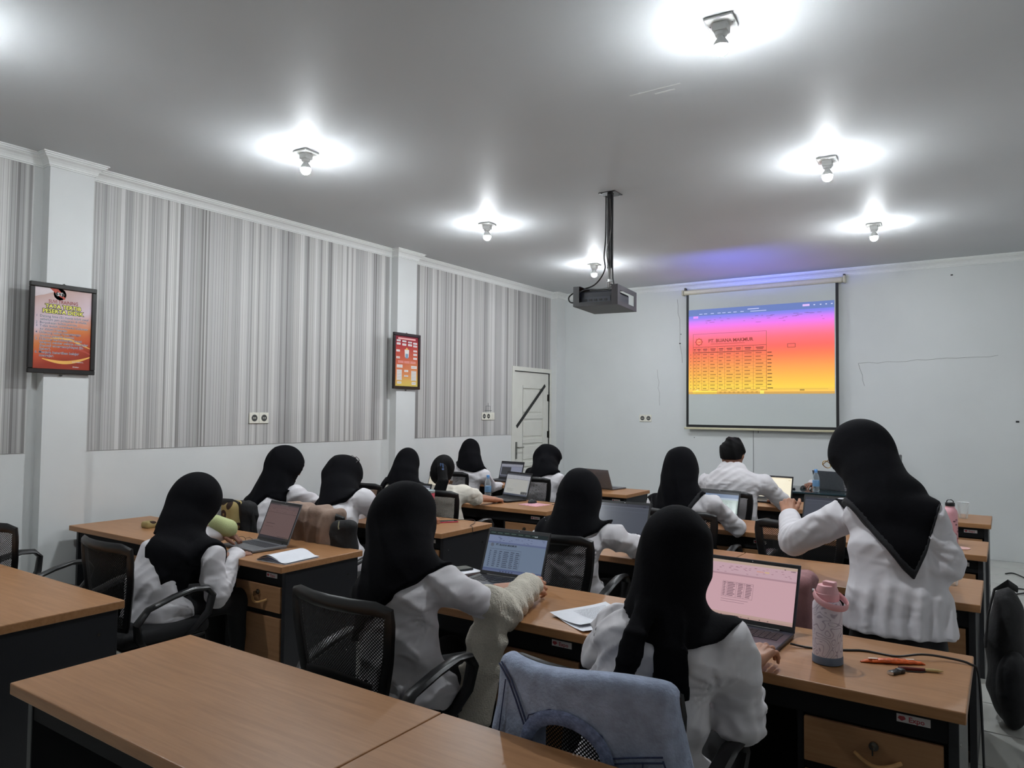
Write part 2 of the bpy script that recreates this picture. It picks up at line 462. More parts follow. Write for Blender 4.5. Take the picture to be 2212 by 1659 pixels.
# ---- ceiling lamps
m_bulb = bpy.data.materials.new('lit_bulb'); m_bulb.use_nodes = True
nt = m_bulb.node_tree; bb = nt.nodes['Principled BSDF']
bb.inputs['Base Color'].default_value = (.8, .8, .8, 1)
bb.inputs['Emission Color'].default_value = (.94, .99, 1.03, 1); bb.inputs['Emission Strength'].default_value = BULB
ge = nt.nodes.new('ShaderNodeTexCoord'); sx_ = nt.nodes.new('ShaderNodeSeparateXYZ'); nt.links.new(ge.outputs['Normal'], sx_.inputs[0])
mm = nt.nodes.new('ShaderNodeMapRange'); mm.inputs['From Min'].default_value = .25; mm.inputs['From Max'].default_value = -1.0      # the dome is brightest at its crown
pw = nt.nodes.new('ShaderNodeMath'); pw.operation = 'POWER'; pw.inputs[1].default_value = 1.7
ma = nt.nodes.new('ShaderNodeMath'); ma.operation = 'MULTIPLY_ADD'; ma.inputs[1].default_value = BULB; ma.inputs[2].default_value = BULB * .02
nt.links.new(sx_.outputs['Z'], mm.inputs['Value']); nt.links.new(mm.outputs[0], pw.inputs[0]); nt.links.new(pw.outputs[0], ma.inputs[0]); nt.links.new(ma.outputs[0], bb.inputs['Emission Strength'])
m_lampw = mat('lamp_white_plastic', (232, 234, 232), rough=.3, var=.01)
plate_me = MB().rbox(-.066, .066, -.066, .066, -.016, .0, .012, 3).mesh('plate', m_lampw, True)
neck_me = MB().rbox(-.034, .034, -.034, .034, -.056, -.014, .008, 2).mesh('neck', m_lampw, True)
ring_me = MB().lathe([(.017, -.074), (.026, -.070), (.030, -.056)], 20).mesh('socket_ring', m_lampw, True)
screw_me = MB().lathe([(.004, -.018), (.004, -.015)], 8).mesh('screw', m_chrome)
bp_ = [(.003, -.160), (.014, -.158), (.024, -.152), (.031, -.143), (.035, -.131), (.0358, -.119)]
collar_me = MB().lathe([(.0358, -.119), (.0350, -.111), (.033, -.105), (.026, -.093), (.020, -.084), (.017, -.078), (.016, -.073)], 20).mesh('bulb_collar', m_lampw, True)
bulb_me = MB().lathe(bp_, 20).mesh('bulb', m_bulb, True)
LAMPS = [(-1.06, 3.25, 'nearest lit ceiling bulb, at the top right of the room'), (-4.04, 3.36, 'lit ceiling bulb nearest the striped wall poster pier'),
         (-4.12, 5.63, 'lit ceiling bulb over the left desks, second from the camera'), (-4.14, 7.88, 'lit ceiling bulb near the door, seen beside the projector pole'),
         (-1.02, 5.45, 'lit ceiling bulb over the right desks, second from the camera'), (-1.01, 7.58, 'lit ceiling bulb nearest the projection screen on the right'),
         (-4.08, 1.15, 'lit ceiling bulb just out of frame at the upper left')]
for x, y, lb in LAMPS:
    t = thing('ceiling_lamp', lb, 'lamp', (x, y, CZ), math.radians(4), 'bare bulb ceiling lamps')
    link('plate', plate_me, t); link('neck', neck_me, t); link('socket_ring', ring_me, t); link('bulb', bulb_me, t); link('bulb_collar', collar_me, t)
    link('screw', screw_me, t, (.05, 0, 0)); link('screw', screw_me, t, (-.05, 0, 0))
# ceiling paint patch marks
link('paint_patch', MB().box(-1.75, -1.45, 3.75, 3.76, CZ - .0008, CZ + .001).box(-1.62, -1.50, 3.80, 3.815, CZ - .0008, CZ + .001).mesh('paint_patch', m_corn), bpy.data.objects['ceiling'])
# ------------------------------------------------------------------ posters on the piers
def ramp_mat(name, stops, rough=.2, swirl=None, coord='UV'):
    """printed sheet with a colour wash along its diagonal and flowing ribbons"""
    m = bpy.data.materials.new(name); m.use_nodes = True
    nt = m.node_tree; N = nt.nodes; L = nt.links; b = N['Principled BSDF']; b.inputs['Roughness'].default_value = rough
    tc = N.new('ShaderNodeTexCoord'); sp = N.new('ShaderNodeSeparateXYZ'); L.new(tc.outputs['Object'], sp.inputs[0])
    s = N.new('ShaderNodeMath'); s.operation = 'MULTIPLY_ADD'; s.inputs[1].default_value = 1.0 / swirl['h']; s.inputs[2].default_value = 0
    L.new(sp.outputs['Y'], s.inputs[0])
    s2 = N.new('ShaderNodeMath'); s2.operation = 'MULTIPLY_ADD'; s2.inputs[1].default_value = -swirl['tilt'] / swirl['w']
    L.new(sp.outputs['X'], s2.inputs[0]); L.new(s.outputs[0], s2.inputs[2])
    nz = N.new('ShaderNodeTexNoise'); nz.inputs['Scale'].default_value = 5; L.new(tc.outputs['Object'], nz.inputs['Vector'])
    s3 = N.new('ShaderNodeMath'); s3.operation = 'MULTIPLY_ADD'; s3.inputs[1].default_value = 0.25; L.new(nz.outputs['Fac'], s3.inputs[0]); L.new(s2.outputs[0], s3.inputs[2])
    rp = N.new('ShaderNodeValToRGB'); e = rp.color_ramp.elements
    e[0].position = stops[0][0]; e[0].color = rgb(*stops[0][1]); e[1].position = stops[-1][0]; e[1].color = rgb(*stops[-1][1])
    for p, c in stops[1:-1]: k = e.new(p); k.color = rgb(*c)
    L.new(s3.outputs[0], rp.inputs['Fac']); L.new(rp.outputs['Color'], b.inputs['Base Color'])
    MATS[name] = m
    return m
m_frame = mat('poster_frame_black', (24, 20, 18), rough=.3, var=.1)
def framed(label, Y0, Y1, Z0, Z1, m_print):
    t = thing('framed_poster', label, 'poster', group='posters on the wall piers', mx=mx4(ROT_LEFT, (PX + .004, Y0, Z0)))
    w = Y1 - Y0; h = Z1 - Z0; b = .033
    link('backing', MB().box(0.005, w - .005, .005, h - .005, 0, .012).mesh('backing', m_frame), t)
    for x0, x1, y0, y1 in ((0, w, 0, b), (0, w, h - b, h), (0, b, b, h - b), (w - b, w, b, h - b)):
        link('frame_bar', MB().rbox(x0, x1, y0, y1, 0, .026, .004, 1).mesh('frame_bar', m_frame), t)
    pr = link('print', MB().box(0, w - 2 * b, 0, h - 2 * b, .012, .0145).mesh('print', m_print), t, (b, b, 0))
    for yy in (-.008, h + .001):
        link('hanger', MB().prism([(w / 2 - .012, yy), (w / 2 + .012, yy), (w / 2, yy - .010 if yy < 0 else yy + .008)], 0, .012).mesh('hanger', m_frame), t)
    return t, pr, w - 2 * b, h - 2 * b
m_p1 = ramp_mat('poster_rules_print', [(0.10, (150, 52, 34)), (0.26, (190, 80, 48)), (0.42, (206, 118, 62)), (0.52, (210, 150, 128)), (0.64, (210, 190, 200)), (1.0, (210, 198, 200)), (1.2, (190, 160, 150))],
              swirl=dict(w=.38, h=.58, tilt=.22))
t, pr, w, h = framed('framed orange house rules poster headed TATA TERTIB PESERTA DIDIK on the near pier', 2.285, 2.735, 1.832, 2.472, m_p1)
ink = mat_flat('ink_blue', (62, 62, 100)); inkr = mat_flat('ink_red', (140, 50, 42)); inky = mat_flat('ink_yellow', (236, 232, 110)); inkk = mat_flat('ink_black', (22, 20, 16)); inkw = mat_flat('ink_white', (225, 220, 216)); inko = mat_flat('ink_gold', (232, 176, 84)); inkv = mat_flat('ink_crimson', (176, 62, 40))
Z = .0149
def ribbon(pr, pts, wd, m, z=Z - .0002):
    mb = MB(); n = len(pts)
    vs = []
    for i, (x, y) in enumerate(pts):
        t_ = i / (n - 1); hw = wd * math.sin(PI * (0.08 + .84 * t_))
        vs += [(x, y - hw, z), (x, y + hw, z)]
    mb.add(vs, [(2 * i, 2 * i + 2, 2 * i + 3, 2 * i + 1) for i in range(n - 1)])
    link('ribbon', mb.mesh('ribbon', m), pr)
ribbon(pr, [(.06 + .33 * i / 12, .07 - .035 * math.sin(PI * i / 12) + .03 * i / 12) for i in range(13)], .012, inko)
ribbon(pr, [(.11 + .28 * i / 12, .215 + .02 * math.sin(PI * i / 9) - .04 * i / 12) for i in range(13)], .008, inko)
ribbon(pr, [(.16 + .23 * i / 12, .115 + .03 * math.sin(PI * i / 12) + .02 * (1 - i / 12)) for i in range(13)], .010, inkv)
ribbon(pr, [(.10 + .10 * i / 12, .575 - .07 * (i / 12) ** 1.5) for i in range(13)], .022, inkv)
lg = link('emblem', MB().prism([(.165 + .034 * a, .535 + .034 * b_) for a, b_ in ((-1, 0), (-.5, .55), (0, .2), (.5, .55), (1, 0), (.5, -.55), (0, -.2), (-.5, -.55))], Z - .0002, Z).mesh('emblem', inkk), pr)
link('emblem_disc', MB().lathe([(.042, Z - .0006), (.042, Z - .0004)], 24, (.165, .535, 0)).mesh('emblem_disc', inkw), pr)
def txt(parent, s, x, y, size, m, bold=0.0, align='LEFT', z=Z + .0003, sx=1.0, name='lettering'):
    me = text_mesh(s, size, m, bold, align)
    o = link(name, me, parent, (x, y, z)); o.scale = (sx, 1, 1); return o
txt(pr, 'ST', .165, .524, .034, inkw, .02, 'CENTER')
txt(pr, 'SUVI TRAINING', .19, .468, .034, inkr, .015, 'CENTER', sx=.84)
for s, y in (('TATA TERTIB', .432), ('PESERTA DIDIK', .396)):
    txt(pr, s, .19, y, .038, inkk, .11, 'CENTER', Z + .0002, 1.06)
    txt(pr, s, .19, y, .038, inky, .02, 'CENTER', Z + .0005, 1.06)
rules = ['1. Datang lima (5) menit lebih awal', '    sebelum jam pelajaran di mulai.', '2. Berpakaian bebas pantas.', '3. Tidak boleh membawa makanan', '    ke dalam ruangan.',
         '4. Dilarang saling mengganggu', '    sesama peserta kursus', '5. Dilarang berhubungan lewat', '    telepon seluler selama mengajar', '    (kecuali emergency/dapat ijin', '    keluar).', '6. Menjaga ketertiban belajar', '    mengajar.']
for i, s in enumerate(rules):
    txt(pr, s, .012, .363 - i * .0232, .0245, inkw, .035, z=Z + .0002, sx=1.03)
    txt(pr, s, .012, .363 - i * .0232, .0245, ink, .006, z=Z + .0004, sx=1.03)
txt(pr, 'SUVI TRAINING,', .26, .052, .011, inkw, .01); txt(pr, 'Direktur', .265, .016, .012, inkw, .02)

m_p2 = ramp_mat('poster_chart_print', [(0.08, (214, 190, 96)), (0.3, (214, 140, 92)), (0.55, (196, 104, 78)), (0.85, (170, 62, 52)), (1.15, (128, 38, 40))], swirl=dict(w=.38, h=.58, tilt=.1))
t, pr, w, h = framed('framed red organisation chart poster with white name boxes on the far pier', 5.92, 6.365, 1.832, 2.462, m_p2)
def boxes(pr, lst):
    for x0, y0, x1, y1 in lst:
        o = link('name_box', MB().box(x0 * w, x1 * w, h - y1 * h, h - y0 * h, .0145, .0152).mesh('name_box', inkw), pr)
        n = max(1, int((y1 - y0) * h / .016))
        mb = MB()
        for k in range(n):
            yy = h - y1 * h + (k + .5) * (y1 - y0) * h / n
            mb.box(x0 * w + .006, x1 * w - .008, yy - .0018, yy + .0018, .0152, .0155)
        link('fine_print', mb.mesh('fine_print', mat_flat('ink_grey', (110, 112, 112))), o)
boxes(pr, [(.06, .08, .22, .115), (.30, .09, .47, .12), (.55, .10, .72, .13), (.78, .11, .95, .145), (.06, .14, .22, .18), (.30, .15, .47, .19), (.55, .15, .72, .19), (.78, .165, .95, .20),
           (.05, .28, .20, .32), (.79, .265, .95, .30), (.79, .335, .95, .375), (.05, .415, .20, .455), (.79, .415, .95, .455),
           (.08, .575, .32, .635), (.70, .585, .95, .64), (.08, .675, .29, .885), (.71, .685, .93, .885), (.40, .675, .57, .715), (.40, .78, .57, .81), (.10, .91, .28, .955), (.73, .91, .92, .965)])
for yy in (.035, .50, .525):
    for k in range(3 if yy > .1 else 1):
        x0 = .12 + k * .27 if yy > .1 else .12; x1 = x0 + (.24 if yy > .1 else .76)
        link('heading_bar', MB().box(x0 * w, x1 * w, h - (yy + (.012 if yy > .1 else .035)) * h, h - yy * h, .0145, .015).mesh('heading_bar', mat_flat('ink_pink', (222, 160, 156))), pr)
link('centre_panel', MB().prism([(.42 * w, h - .42 * h), (.58 * w, h - .42 * h), (.60 * w, h - .27 * h), (.40 * w, h - .27 * h)], .0145, .0150).mesh('centre_panel', inkw), pr)
link('centre_panel', MB().prism([(.44 * w, h - .44 * h), (.56 * w, h - .44 * h), (.56 * w, h - .35 * h), (.44 * w, h - .35 * h)], .0150, .0153).mesh('centre_panel', mat_flat('ink_sky', (120, 150, 175))), pr)
link('centre_panel', MB().prism([(.42 * w, h - .27 * h), (.58 * w, h - .27 * h), (.5 * w, h - .225 * h)], .0145, .0151).mesh('centre_panel', inko), pr)

# ------------------------------------------------------------------ projection screen
m_ivory = mat('screen_casing_ivory', (196, 190, 160), rough=.4, var=.03)
m_canvas = mat('screen_canvas', (196, 202, 198), rough=.7, var=.02, scale=200)
m_bord = mat('screen_border_black', (13, 14, 15), rough=.6)
SX0, SX1, SZ0, SZ1, SY = -3.64, -1.69, 1.402, 3.225, 9.665
ts = thing('projection_screen', 'pull-down projection screen with an ivory casing on the front wall', 'screen', (-2.665, SY, 0))
def sbox(name, x0, x1, y0, y1, z0, z1, m, r=0):
    mb = MB().rbox(x0, x1, y0, y1, z0, z1, r, 2) if r else MB().box(x0, x1, y0, y1, z0, z1)
    mb.v = [(a + 2.665, b - SY, c) for a, b, c in mb.v]
    return link(name, mb.mesh(name, m), ts)
sbox('casing', SX0 - .035, SX1 + .055, SY - .035, SY + .045, 3.222, 3.288, m_ivory, .02)
sbox('end_cap', SX0 - .06, SX0 - .034, SY - .04, SY + .05, 3.215, 3.295, m_ivory, .012)
sbox('end_cap', SX1 + .054, SX1 + .085, SY - .04, SY + .05, 3.215, 3.305, m_ivory, .012)
for x in (SX0 - .03, SX1 + .06):
    sbox('wall_hook', x - .01, x + .01, SY + .02, FY, 3.29, 3.33, MATS['dark_steel'])
B_ = .034
sbox('canvas', SX0 + B_, SX1 - B_, SY - .001, SY + .001, SZ0 + B_, SZ1, m_canvas)
sbox('border', SX0, SX0 + B_, SY - .001, SY + .001, SZ0, SZ1, m_bord)
sbox('border', SX1 - B_, SX1, SY - .001, SY + .001, SZ0, SZ1, m_bord)
sbox('border', SX0 + B_, SX1 - B_, SY - .001, SY + .001, SZ0, SZ0 + B_, m_bord)
sbox('bottom_bar', SX0 - .03, SX1 + .03, SY - .012, SY + .012, SZ0 - .030, SZ0, m_ivory, .008)
sbox('pull_cord', -2.67, -2.664, SY - .003, SY + .003, SZ0 - .06, SZ0 - .025, m_bord)
# the picture thrown on it
IX0, IX1, IZ0, IZ1 = -3.606, -1.738, 1.852, 3.010
iw, ih = IX1 - IX0, IZ1 - IZ0
def grad(v):
    st = [(0, (110, 128, 205)), (.05, (106, 130, 224)), (.10, (140, 132, 240)), (.15, (214, 128, 250)), (.20, (246, 122, 240)), (.28, (255, 120, 178)), (.36, (255, 112, 128)), (.46, (255, 106, 96)), (.55, (255, 124, 82)),
          (.68, (255, 160, 78)), (.80, (255, 188, 74)), (.92, (255, 214, 74)), (1.0, (250, 190, 96))]
    for (a, c), (b, d) in zip(st[:-1], st[1:]):
        if v <= b:
            t_ = (v - a) / (b - a); return tuple(c[i] + (d[i] - c[i]) * t_ for i in range(3))
    return st[-1][1]
def dk(c, f): return tuple(x * f for x in c)
R = []
n = 60
for i in range(n):
    v0, v1 = i / n, (i + 1) / n
    R.append((0, v0, 1, v1, (grad(v0), grad(v1))))
base = link('projected_image', None, ts)
me = flat_print('projected_image', R, iw, ih, mat_emit_attr('projected_light', 1.0 / 2 ** EXPO, .7))
bpy.data.objects.remove(base)
pi_ = link('projected_image', me, ts, mx=mx4(ROT_FRONT, (IX0 + 2.665, -.0022, IZ0)))
R = []
def r_(x0, y0, x1, y1, f, col=None):
    c0 = col or dk(grad((y0 + y1) / 2), f); R.append((x0, y0, x1, y1, c0))
# title strip, tabs, task bar, worksheet lines
r_(0, 0, 1, .075, 1, (104, 126, 190)); r_(.035, .078, .072, .105, 1, (226, 150, 250)); r_(0, .975, 1, 1, .86); r_(.03, .962, .21, .998, 1, (252, 232, 90))
r_(.80, .022, .845, .045, 1, (226, 190, 250)); r_(.515, .962, .543, .998, 1, (250, 240, 110))
for x0 in (.08, .115, .165, .215, .25, .29, .33, .38): r_(x0, .052, x0 + .024, .06, 1, (200, 205, 250))
r_(.43, .028, .51, .037, 1, (205, 210, 250)); r_(.45, .055, .56, .064, 1, (190, 196, 245))
for x0 in (.87, .91, .945, .98): r_(x0, .03, x0 + .01, .04, 1, (225, 228, 255))
random.seed(9)
for k in range(34):
    x0 = .05 + random.random() * .88; y0 = .11 + random.random() * .08; r_(x0, y0, x0 + .01 + .03 * random.random(), y0 + .006, .80)
TX = [.034, .058, .098, .150, .214, .268, .336, .394, .470, .560]
T0, TH, T1 = .375, .52, .955
for x in (TX[0], TX[-1]): r_(x - .0012, .29, x + .0012, T1, .55)
r_(TX[0], .29, TX[-1], .293, .6); r_(TX[0], .445, TX[-1], .449, .45); r_(TX[0], .508, TX[-1], .514, .32)
for x in TX[1:-1]: r_(x - .0009, .447, x + .0009, T1, .64)
rows = 11
for i in range(rows):
    y = .515 + (T1 - .515) * i / rows; r_(TX[0], y, TX[-1], y + .002, .70)
    yc = y + .014
    for a, b in zip(TX[:-1], TX[1:]):
        ww = (b - a)
        r_(a + ww * .18, yc, a + ww * (.5 + .35 * random.random()), yc + .010, .64)
    r_(TX[-1] + .006, yc, TX[-1] + .03 + .014 * random.random(), yc + .010, .45)
    r_(.012, yc, .018, yc + .010, .6)
for a, b in zip(TX[:-1], TX[1:]): r_(a + (b - a) * .2, .468, b - (b - a) * .2, .478, .45); r_(a + (b - a) * .25, .486, b - (b - a) * .25, .494, .5)
for a, b, c, d in ((.70, .445, .753, .449), (.70, .484, .753, .488), (.70, .445, .703, .488), (.750, .445, .753, .488)): r_(a, b, c, d, .45)
for k in range(9): r_(.23 + k * .032, .972, .245 + k * .032, .99, .62)
r_(.03, .945, .06, .947, .5); r_(.055, .948, .075, .958, 1, (250, 240, 150))
for k in range(7): r_(.10 + k * .07, .951, .145 + k * .07, .956, .62)
r_(.78, .950, .81, .966, .66); r_(.60, .945, .96, .947, .6)
link('worksheet', flat_print('worksheet', R, iw, ih, MATS['projected_light']), pi_, (0, 0, .0006))
m_ptxt = mat_flat('projected_lettering', (128, 40, 34), emit=.8 / 2 ** EXPO)
txt(pi_, 'PT. BUANA MAKMUR', .148 * iw, (1 - .395) * ih, .062, m_ptxt, .035, z=.0014, sx=1.02)
m_pt2 = mat_flat('projected_lettering_pale', (166, 60, 50), emit=.8 / 2 ** EXPO)
link('subtitle_line', MB().box(.165 * iw, .41 * iw, (1 - .418) * ih, (1 - .411) * ih, .0010, .0012).mesh('subtitle_line', m_pt2), pi_)
star = []
for k in range(16):
    rr = .058 if k % 2 == 0 else .046
    star.append((.078 * iw + rr * math.cos(k * PI / 8), (1 - .385) * ih + rr * math.sin(k * PI / 8)))
link('emblem', MB().prism(star, .0010, .0013).mesh('emblem', m_pt2), pi_)
star2 = [((x - .078 * iw) * .62 + .078 * iw, (y - (1 - .385) * ih) * .62 + (1 - .385) * ih) for x, y in star]
link('emblem', MB().prism(star2, .0013, .0015).mesh('emblem', mat_flat('projected_orange', (255, 112, 92), emit=.9 / 2 ** EXPO)), pi_)
txt(pi_, 'BM', .078 * iw, (1 - .385) * ih - .014, .036, m_pt2, .02, 'CENTER', z=.0018)

# ------------------------------------------------------------------ projector under the ceiling
m_steel = mat('mount_black_steel', (26, 24, 26), rough=.35, var=.1)
m_tray = mat('mount_tray_steel', (50, 46, 48), rough=.45, var=.1, scale=8)
m_proj = mat('projector_shell', (34, 36, 44), rough=.4)
tp = thing('ceiling_projector', 'black projector in a steel cage hanging on a ceiling pole', 'projector', (-2.68, 5.38, CZ))
link('ceiling_plate', MB().rbox(-.075, .075, -.075, .075, -.006, 0, .002, 1).mesh('ceiling_plate', m_steel), tp)
for x, y in ((-.055, -.055), (.055, -.055), (-.055, .055), (.055, .055)):
    link('bolt', MB().lathe([(.008, -.012), (.008, -.005)], 8, (x, y, 0)).mesh('bolt', m_chrome), tp)
link('pole', MB().lathe([(.026, -.62), (.026, 0)], 16).mesh('pole', m_steel, True), tp)
link('inner_pole', MB().lathe([(.020, -.80), (.020, -.60)], 14).mesh('inner_pole', mat('grey_steel', (96, 94, 92), .35, .9), True), tp)
link('clamp', MB().lathe([(.030, -.735), (.030, -.715)], 14).rbox(-.03, .03, -.012, .012, -.86, -.80, .004, 1).mesh('clamp', m_chrome), tp)
cg = link('cage', None, tp, (.0, -.08, -.97), math.radians(7))
cw_, cd_, chh = .185, .24, .155
link('tray', MB().box(-cw_, cw_, -cd_, cd_, 0, .004).mesh('tray', m_tray), cg)
link('cage_side', MB().box(-cw_, -cw_ + .004, -cd_, cd_, .004, chh).box(-cw_ + .004, -cw_ + .05, -cd_, -cd_ + .004, .004, chh).mesh('cage_side', m_steel), cg)
link('cage_side', MB().box(cw_ - .004, cw_, -cd_, cd_, .004, .035).box(cw_ - .004, cw_, -cd_, cd_, chh - .035, chh).box(cw_ - .004, cw_, -cd_, -cd_ + .06, .035, chh - .035)
     .box(cw_ - .004, cw_, cd_ - .06, cd_, .035, chh - .035).box(cw_ - .05, cw_ - .004, -cd_, -cd_ + .004, .004, chh).mesh('cage_side', m_tray), cg)
link('cage_top', MB().box(-cw_, -cw_ + .06, -cd_, cd_, chh, chh + .004).box(cw_ - .06, cw_, -cd_, cd_, chh, chh + .004).box(-cw_, cw_, -.03, .10, chh, chh + .004).mesh('cage_top', m_steel), cg)
pb = link('projector_body', MB().rbox(-.15, .15, -.19, .15, .012, .125, .012, 2).mesh('projector_body', m_proj), cg)
link('lens', MB().tube([(.05, .14, .07), (.05, .19, .07)], .035, 16).mesh('lens', m_black, True), pb)
link('port_panel', MB().box(-.13, .11, -.193, -.189, .03, .075).mesh('port_panel', mat('port_grey', (62, 64, 72), .5)), pb)
for k in range(5): link('port', MB().box(-.11 + k * .042, -.085 + k * .042, -.196, -.192, .045, .06).mesh('port', m_black), pb)
link('rear_lip', MB().box(-cw_ + .05, cw_ - .05, -cd_, -cd_ + .003, .004, .03).mesh('rear_lip', m_steel), cg)
def cable(name, pts, r, m, parent=None, n=8, sub=6):
    """smooth cable through the points"""
    P = [np.array(p, float) for p in pts]; Q = []
    for i in range(len(P) - 1):
        p0 = P[max(i - 1, 0)]; p1 = P[i]; p2 = P[i + 1]; p3 = P[min(i + 2, len(P) - 1)]
        for k in range(sub):
            t_ = k / sub
            Q.append(.5 * ((2 * p1) + (-p0 + p2) * t_ + (2 * p0 - 5 * p1 + 4 * p2 - p3) * t_ ** 2 + (-p0 + 3 * p1 - 3 * p2 + p3) * t_ ** 3))
    Q.append(P[-1])
    return link(name, MB().tube(Q, r, n).mesh(name, m, True), parent)
cable('signal_cable', [(-.03, -.02, -.02), (-.032, -.02, -.35), (-.04, -.03, -.52), (-.035, -.03, -.64), (-.10, -.08, -.76), (-.19, -.2, -.82), (-.22, -.29, -.88), (-.19, -.31, -.93), (-.11, -.28, -.92)], .006, m_black, tp)
cable('signal_cable', [(.03, -.02, -.02), (.031, -.02, -.55), (.04, -.03, -.70), (.05, -.05, -.78), (.0, -.15, -.815), (-.08, -.27, -.83), (-.12, -.30, -.86), (-.13, -.28, -.90)], .007, m_black, tp)
cable('signal_cable', [(.012, -.028, -.05), (.02, -.030, -.3), (-.015, -.03, -.5), (.016, -.032, -.64)], .004, MATS['grey_steel'], tp)
# added blue spots for the ceiling glow above the screen, fanned from the projector lens
for az in (-20, -16, -12, -8, -4, 0, 4, 8, 12, 16, 20):
    sp_d = bpy.data.lights.new('added_glow_spot', 'SPOT'); sp_d.energy = 430 * math.exp(-(az / 13) ** 2); sp_d.color = (.10, .14, 1.0); sp_d.spot_size = math.radians(15); sp_d.spot_blend = 1.0; sp_d.shadow_soft_size = .03
    sp = bpy.data.objects.new('added_glow_spot', sp_d); COL.objects.link(sp); sp.location = (-2.62, 5.58, 2.50)
    a_ = math.radians(az); e_ = math.radians(15.4)
    sp.rotation_euler = Vector((math.sin(a_) * math.cos(e_), math.cos(a_) * math.cos(e_), math.sin(e_))).to_track_quat('-Z', 'Y').to_euler()
# ------------------------------------------------------------------ desks
m_beech = mat_wood('beech_laminate', (144, 102, 66), (164, 120, 82), .38)
m_beechd = mat_wood('beech_laminate_front', (138, 100, 68), (156, 116, 82), .45)
m_char = mat('charcoal_board', (24, 25, 29), rough=.42, var=.18, scale=220)
m_matt = mat('matt_black_board', (13, 13, 15), rough=.75, var=.2, scale=200, spec=.25)
m_lock = mat('lock_chrome', (150, 146, 138), rough=.25, metal=1)
m_hand = mat('beige_plastic_handle', (196, 150, 96), rough=.35)
m_badge = mat('badge_white', (190, 184, 182), rough=.4)
m_badge_r = mat_flat('badge_red', (150, 50, 56))
DESK = {}
def dm(key, fn):
    if key not in DESK: DESK[key] = fn()
    return DESK[key]
def desk(label, x0, y0, w=1.2, ped=True, d=.6, group='beech office desks in rows', open_drawer=0, cap=True):
    t = thing('office_desk', label, 'desk', (x0, y0, 0), 0, group)
    k = (w, d)
    link('table_top', dm(('top',) + k, lambda: MB().rbox(0.002, w - .002, 0, d, .714, .75, .004, 2).mesh('table_top', m_beech)), t)
    side = dm('side%s' % d, lambda: MB().rbox(0, .028, .045, d - .02, 0, .713, .002, 1).mesh('side_panel', m_char))
    link('side_panel', side, t, (.022, 0, 0)); link('side_panel', side, t, (w - .05, 0, 0))
    link('modesty_panel', dm(('mod',) + k, lambda: MB().box(.05, w - .05, d - .10, d - .082, .16, .713).mesh('modesty_panel', m_matt)), t)
    link('apron', dm(('apr',) + k, lambda: MB().box(.05, w - .05, .05, .066, .632, .713).mesh('apron', m_matt)), t)
    scr = dm('cap', lambda: MB().tube([(0, 0, 0), (.004, 0, 0)], .007, 8).mesh('screw_cap', m_chrome))
    for yy, zz in ((.10, .62), (.50, .62), (.10, .18), (.50, .18)):
        link('screw_cap', scr, t, (w - .024, yy, zz))
    if ped:
        px0 = w - .475
        link('pedestal', dm(('ped',) + k, lambda: MB().box(px0, px0 + .018, .055, d - .1, .085, .63).box(px0 + .018, w - .05, .075, d - .1, .085, .63).box(px0 + .018, w - .05, .055, .075, .075, .10)
              .box(px0 + .018, w - .05, .058, .075, .455, .478).mesh('pedestal', m_matt)), t)
        dr = link('drawer', dm(('drw',) + k, lambda: MB().rbox(px0 + .022, w - .062, .045, .062, .482, .622, .002, 1).mesh('drawer', m_beechd)), t)
        link('lock', dm(('lock',) + k, lambda: MB().tube([((px0 + w) / 2 - .01, .047, .578), ((px0 + w) / 2 - .01, .038, .578)], .014, 14).tube([((px0 + w) / 2 - .01, .039, .578), ((px0 + w) / 2 - .01, .030, .578)], .008, 10)
              .box((px0 + w) / 2 - .012, (px0 + w) / 2 - .008, .012, .032, .560, .586).mesh('lock', m_lock)), dr)
        hp = [((px0 + w) / 2 - .065 + .13 * i / 10, .046 - .028 * math.sin(PI * i / 10), .545 - .018 * math.sin(PI * i / 10)) for i in range(11)]
        link('handle', dm(('hnd',) + k, lambda: MB().tube(hp, .0065, 8).mesh('handle', m_hand, True)), dr)
        do = link('cabinet_door', dm(('dor',) + k, lambda: MB().rbox(px0 + .022, w - .062, .045, .062, .102, .452, .002, 1).mesh('cabinet_door', m_beechd)), t)
        hv = [(px0 + .055 - .012 * math.sin(PI * i / 10), .046 - .026 * math.sin(PI * i / 10), .27 + .11 * i / 10) for i in range(11)]
        link('handle', dm(('hnv',) + k, lambda: MB().tube(hv, .0065, 8).mesh('handle', m_hand, True)), do)
        bd = link('badge', dm(('bdg',) + k, lambda: MB().box(w - .185, w - .095, .0485, .0505, .668, .692).mesh('badge', m_badge)), t)
        link('badge_emblem', dm(('bde',) + k, lambda: MB().prism([(w - .178, -.6865), (w - .164, -.6865), (w - .160, -.679), (w - .171, -.672), (w - .182, -.679)], 0, .001).mesh('badge_emblem', m_badge_r)), bd, mx=Matrix(((1, 0, 0, 0), (0, 0, -1, .0486), (0, -1, 0, 0), (0, 0, 0, 1))))
        link('lettering', dm(('bdt',) + k, lambda: text_mesh('Expo', .021, m_badge_r, .02)), bd, mx=mx4(ROT_FRONT, (w - .153, .0478, .6725)))
    return t
LX, LW = -5.555, 1.168            # left block: two desks side by side
RXX, RWW = -2.545, 1.222          # right block
rowsL = [1.135, 2.57, 3.91, 5.29, 6.86]; rowsR = [1.02, 2.48, 3.91, 5.29, 6.82]
nmL = ['empty desk at the left edge of the frame, row nearest the camera', 'desk under the open booklet, in front of the near poster pier', 'desk with the pink tumbler and pink phone on it', 'desk with a mouse on a pink pad, left half of the room', 'desk by the door, farthest of the left rows']
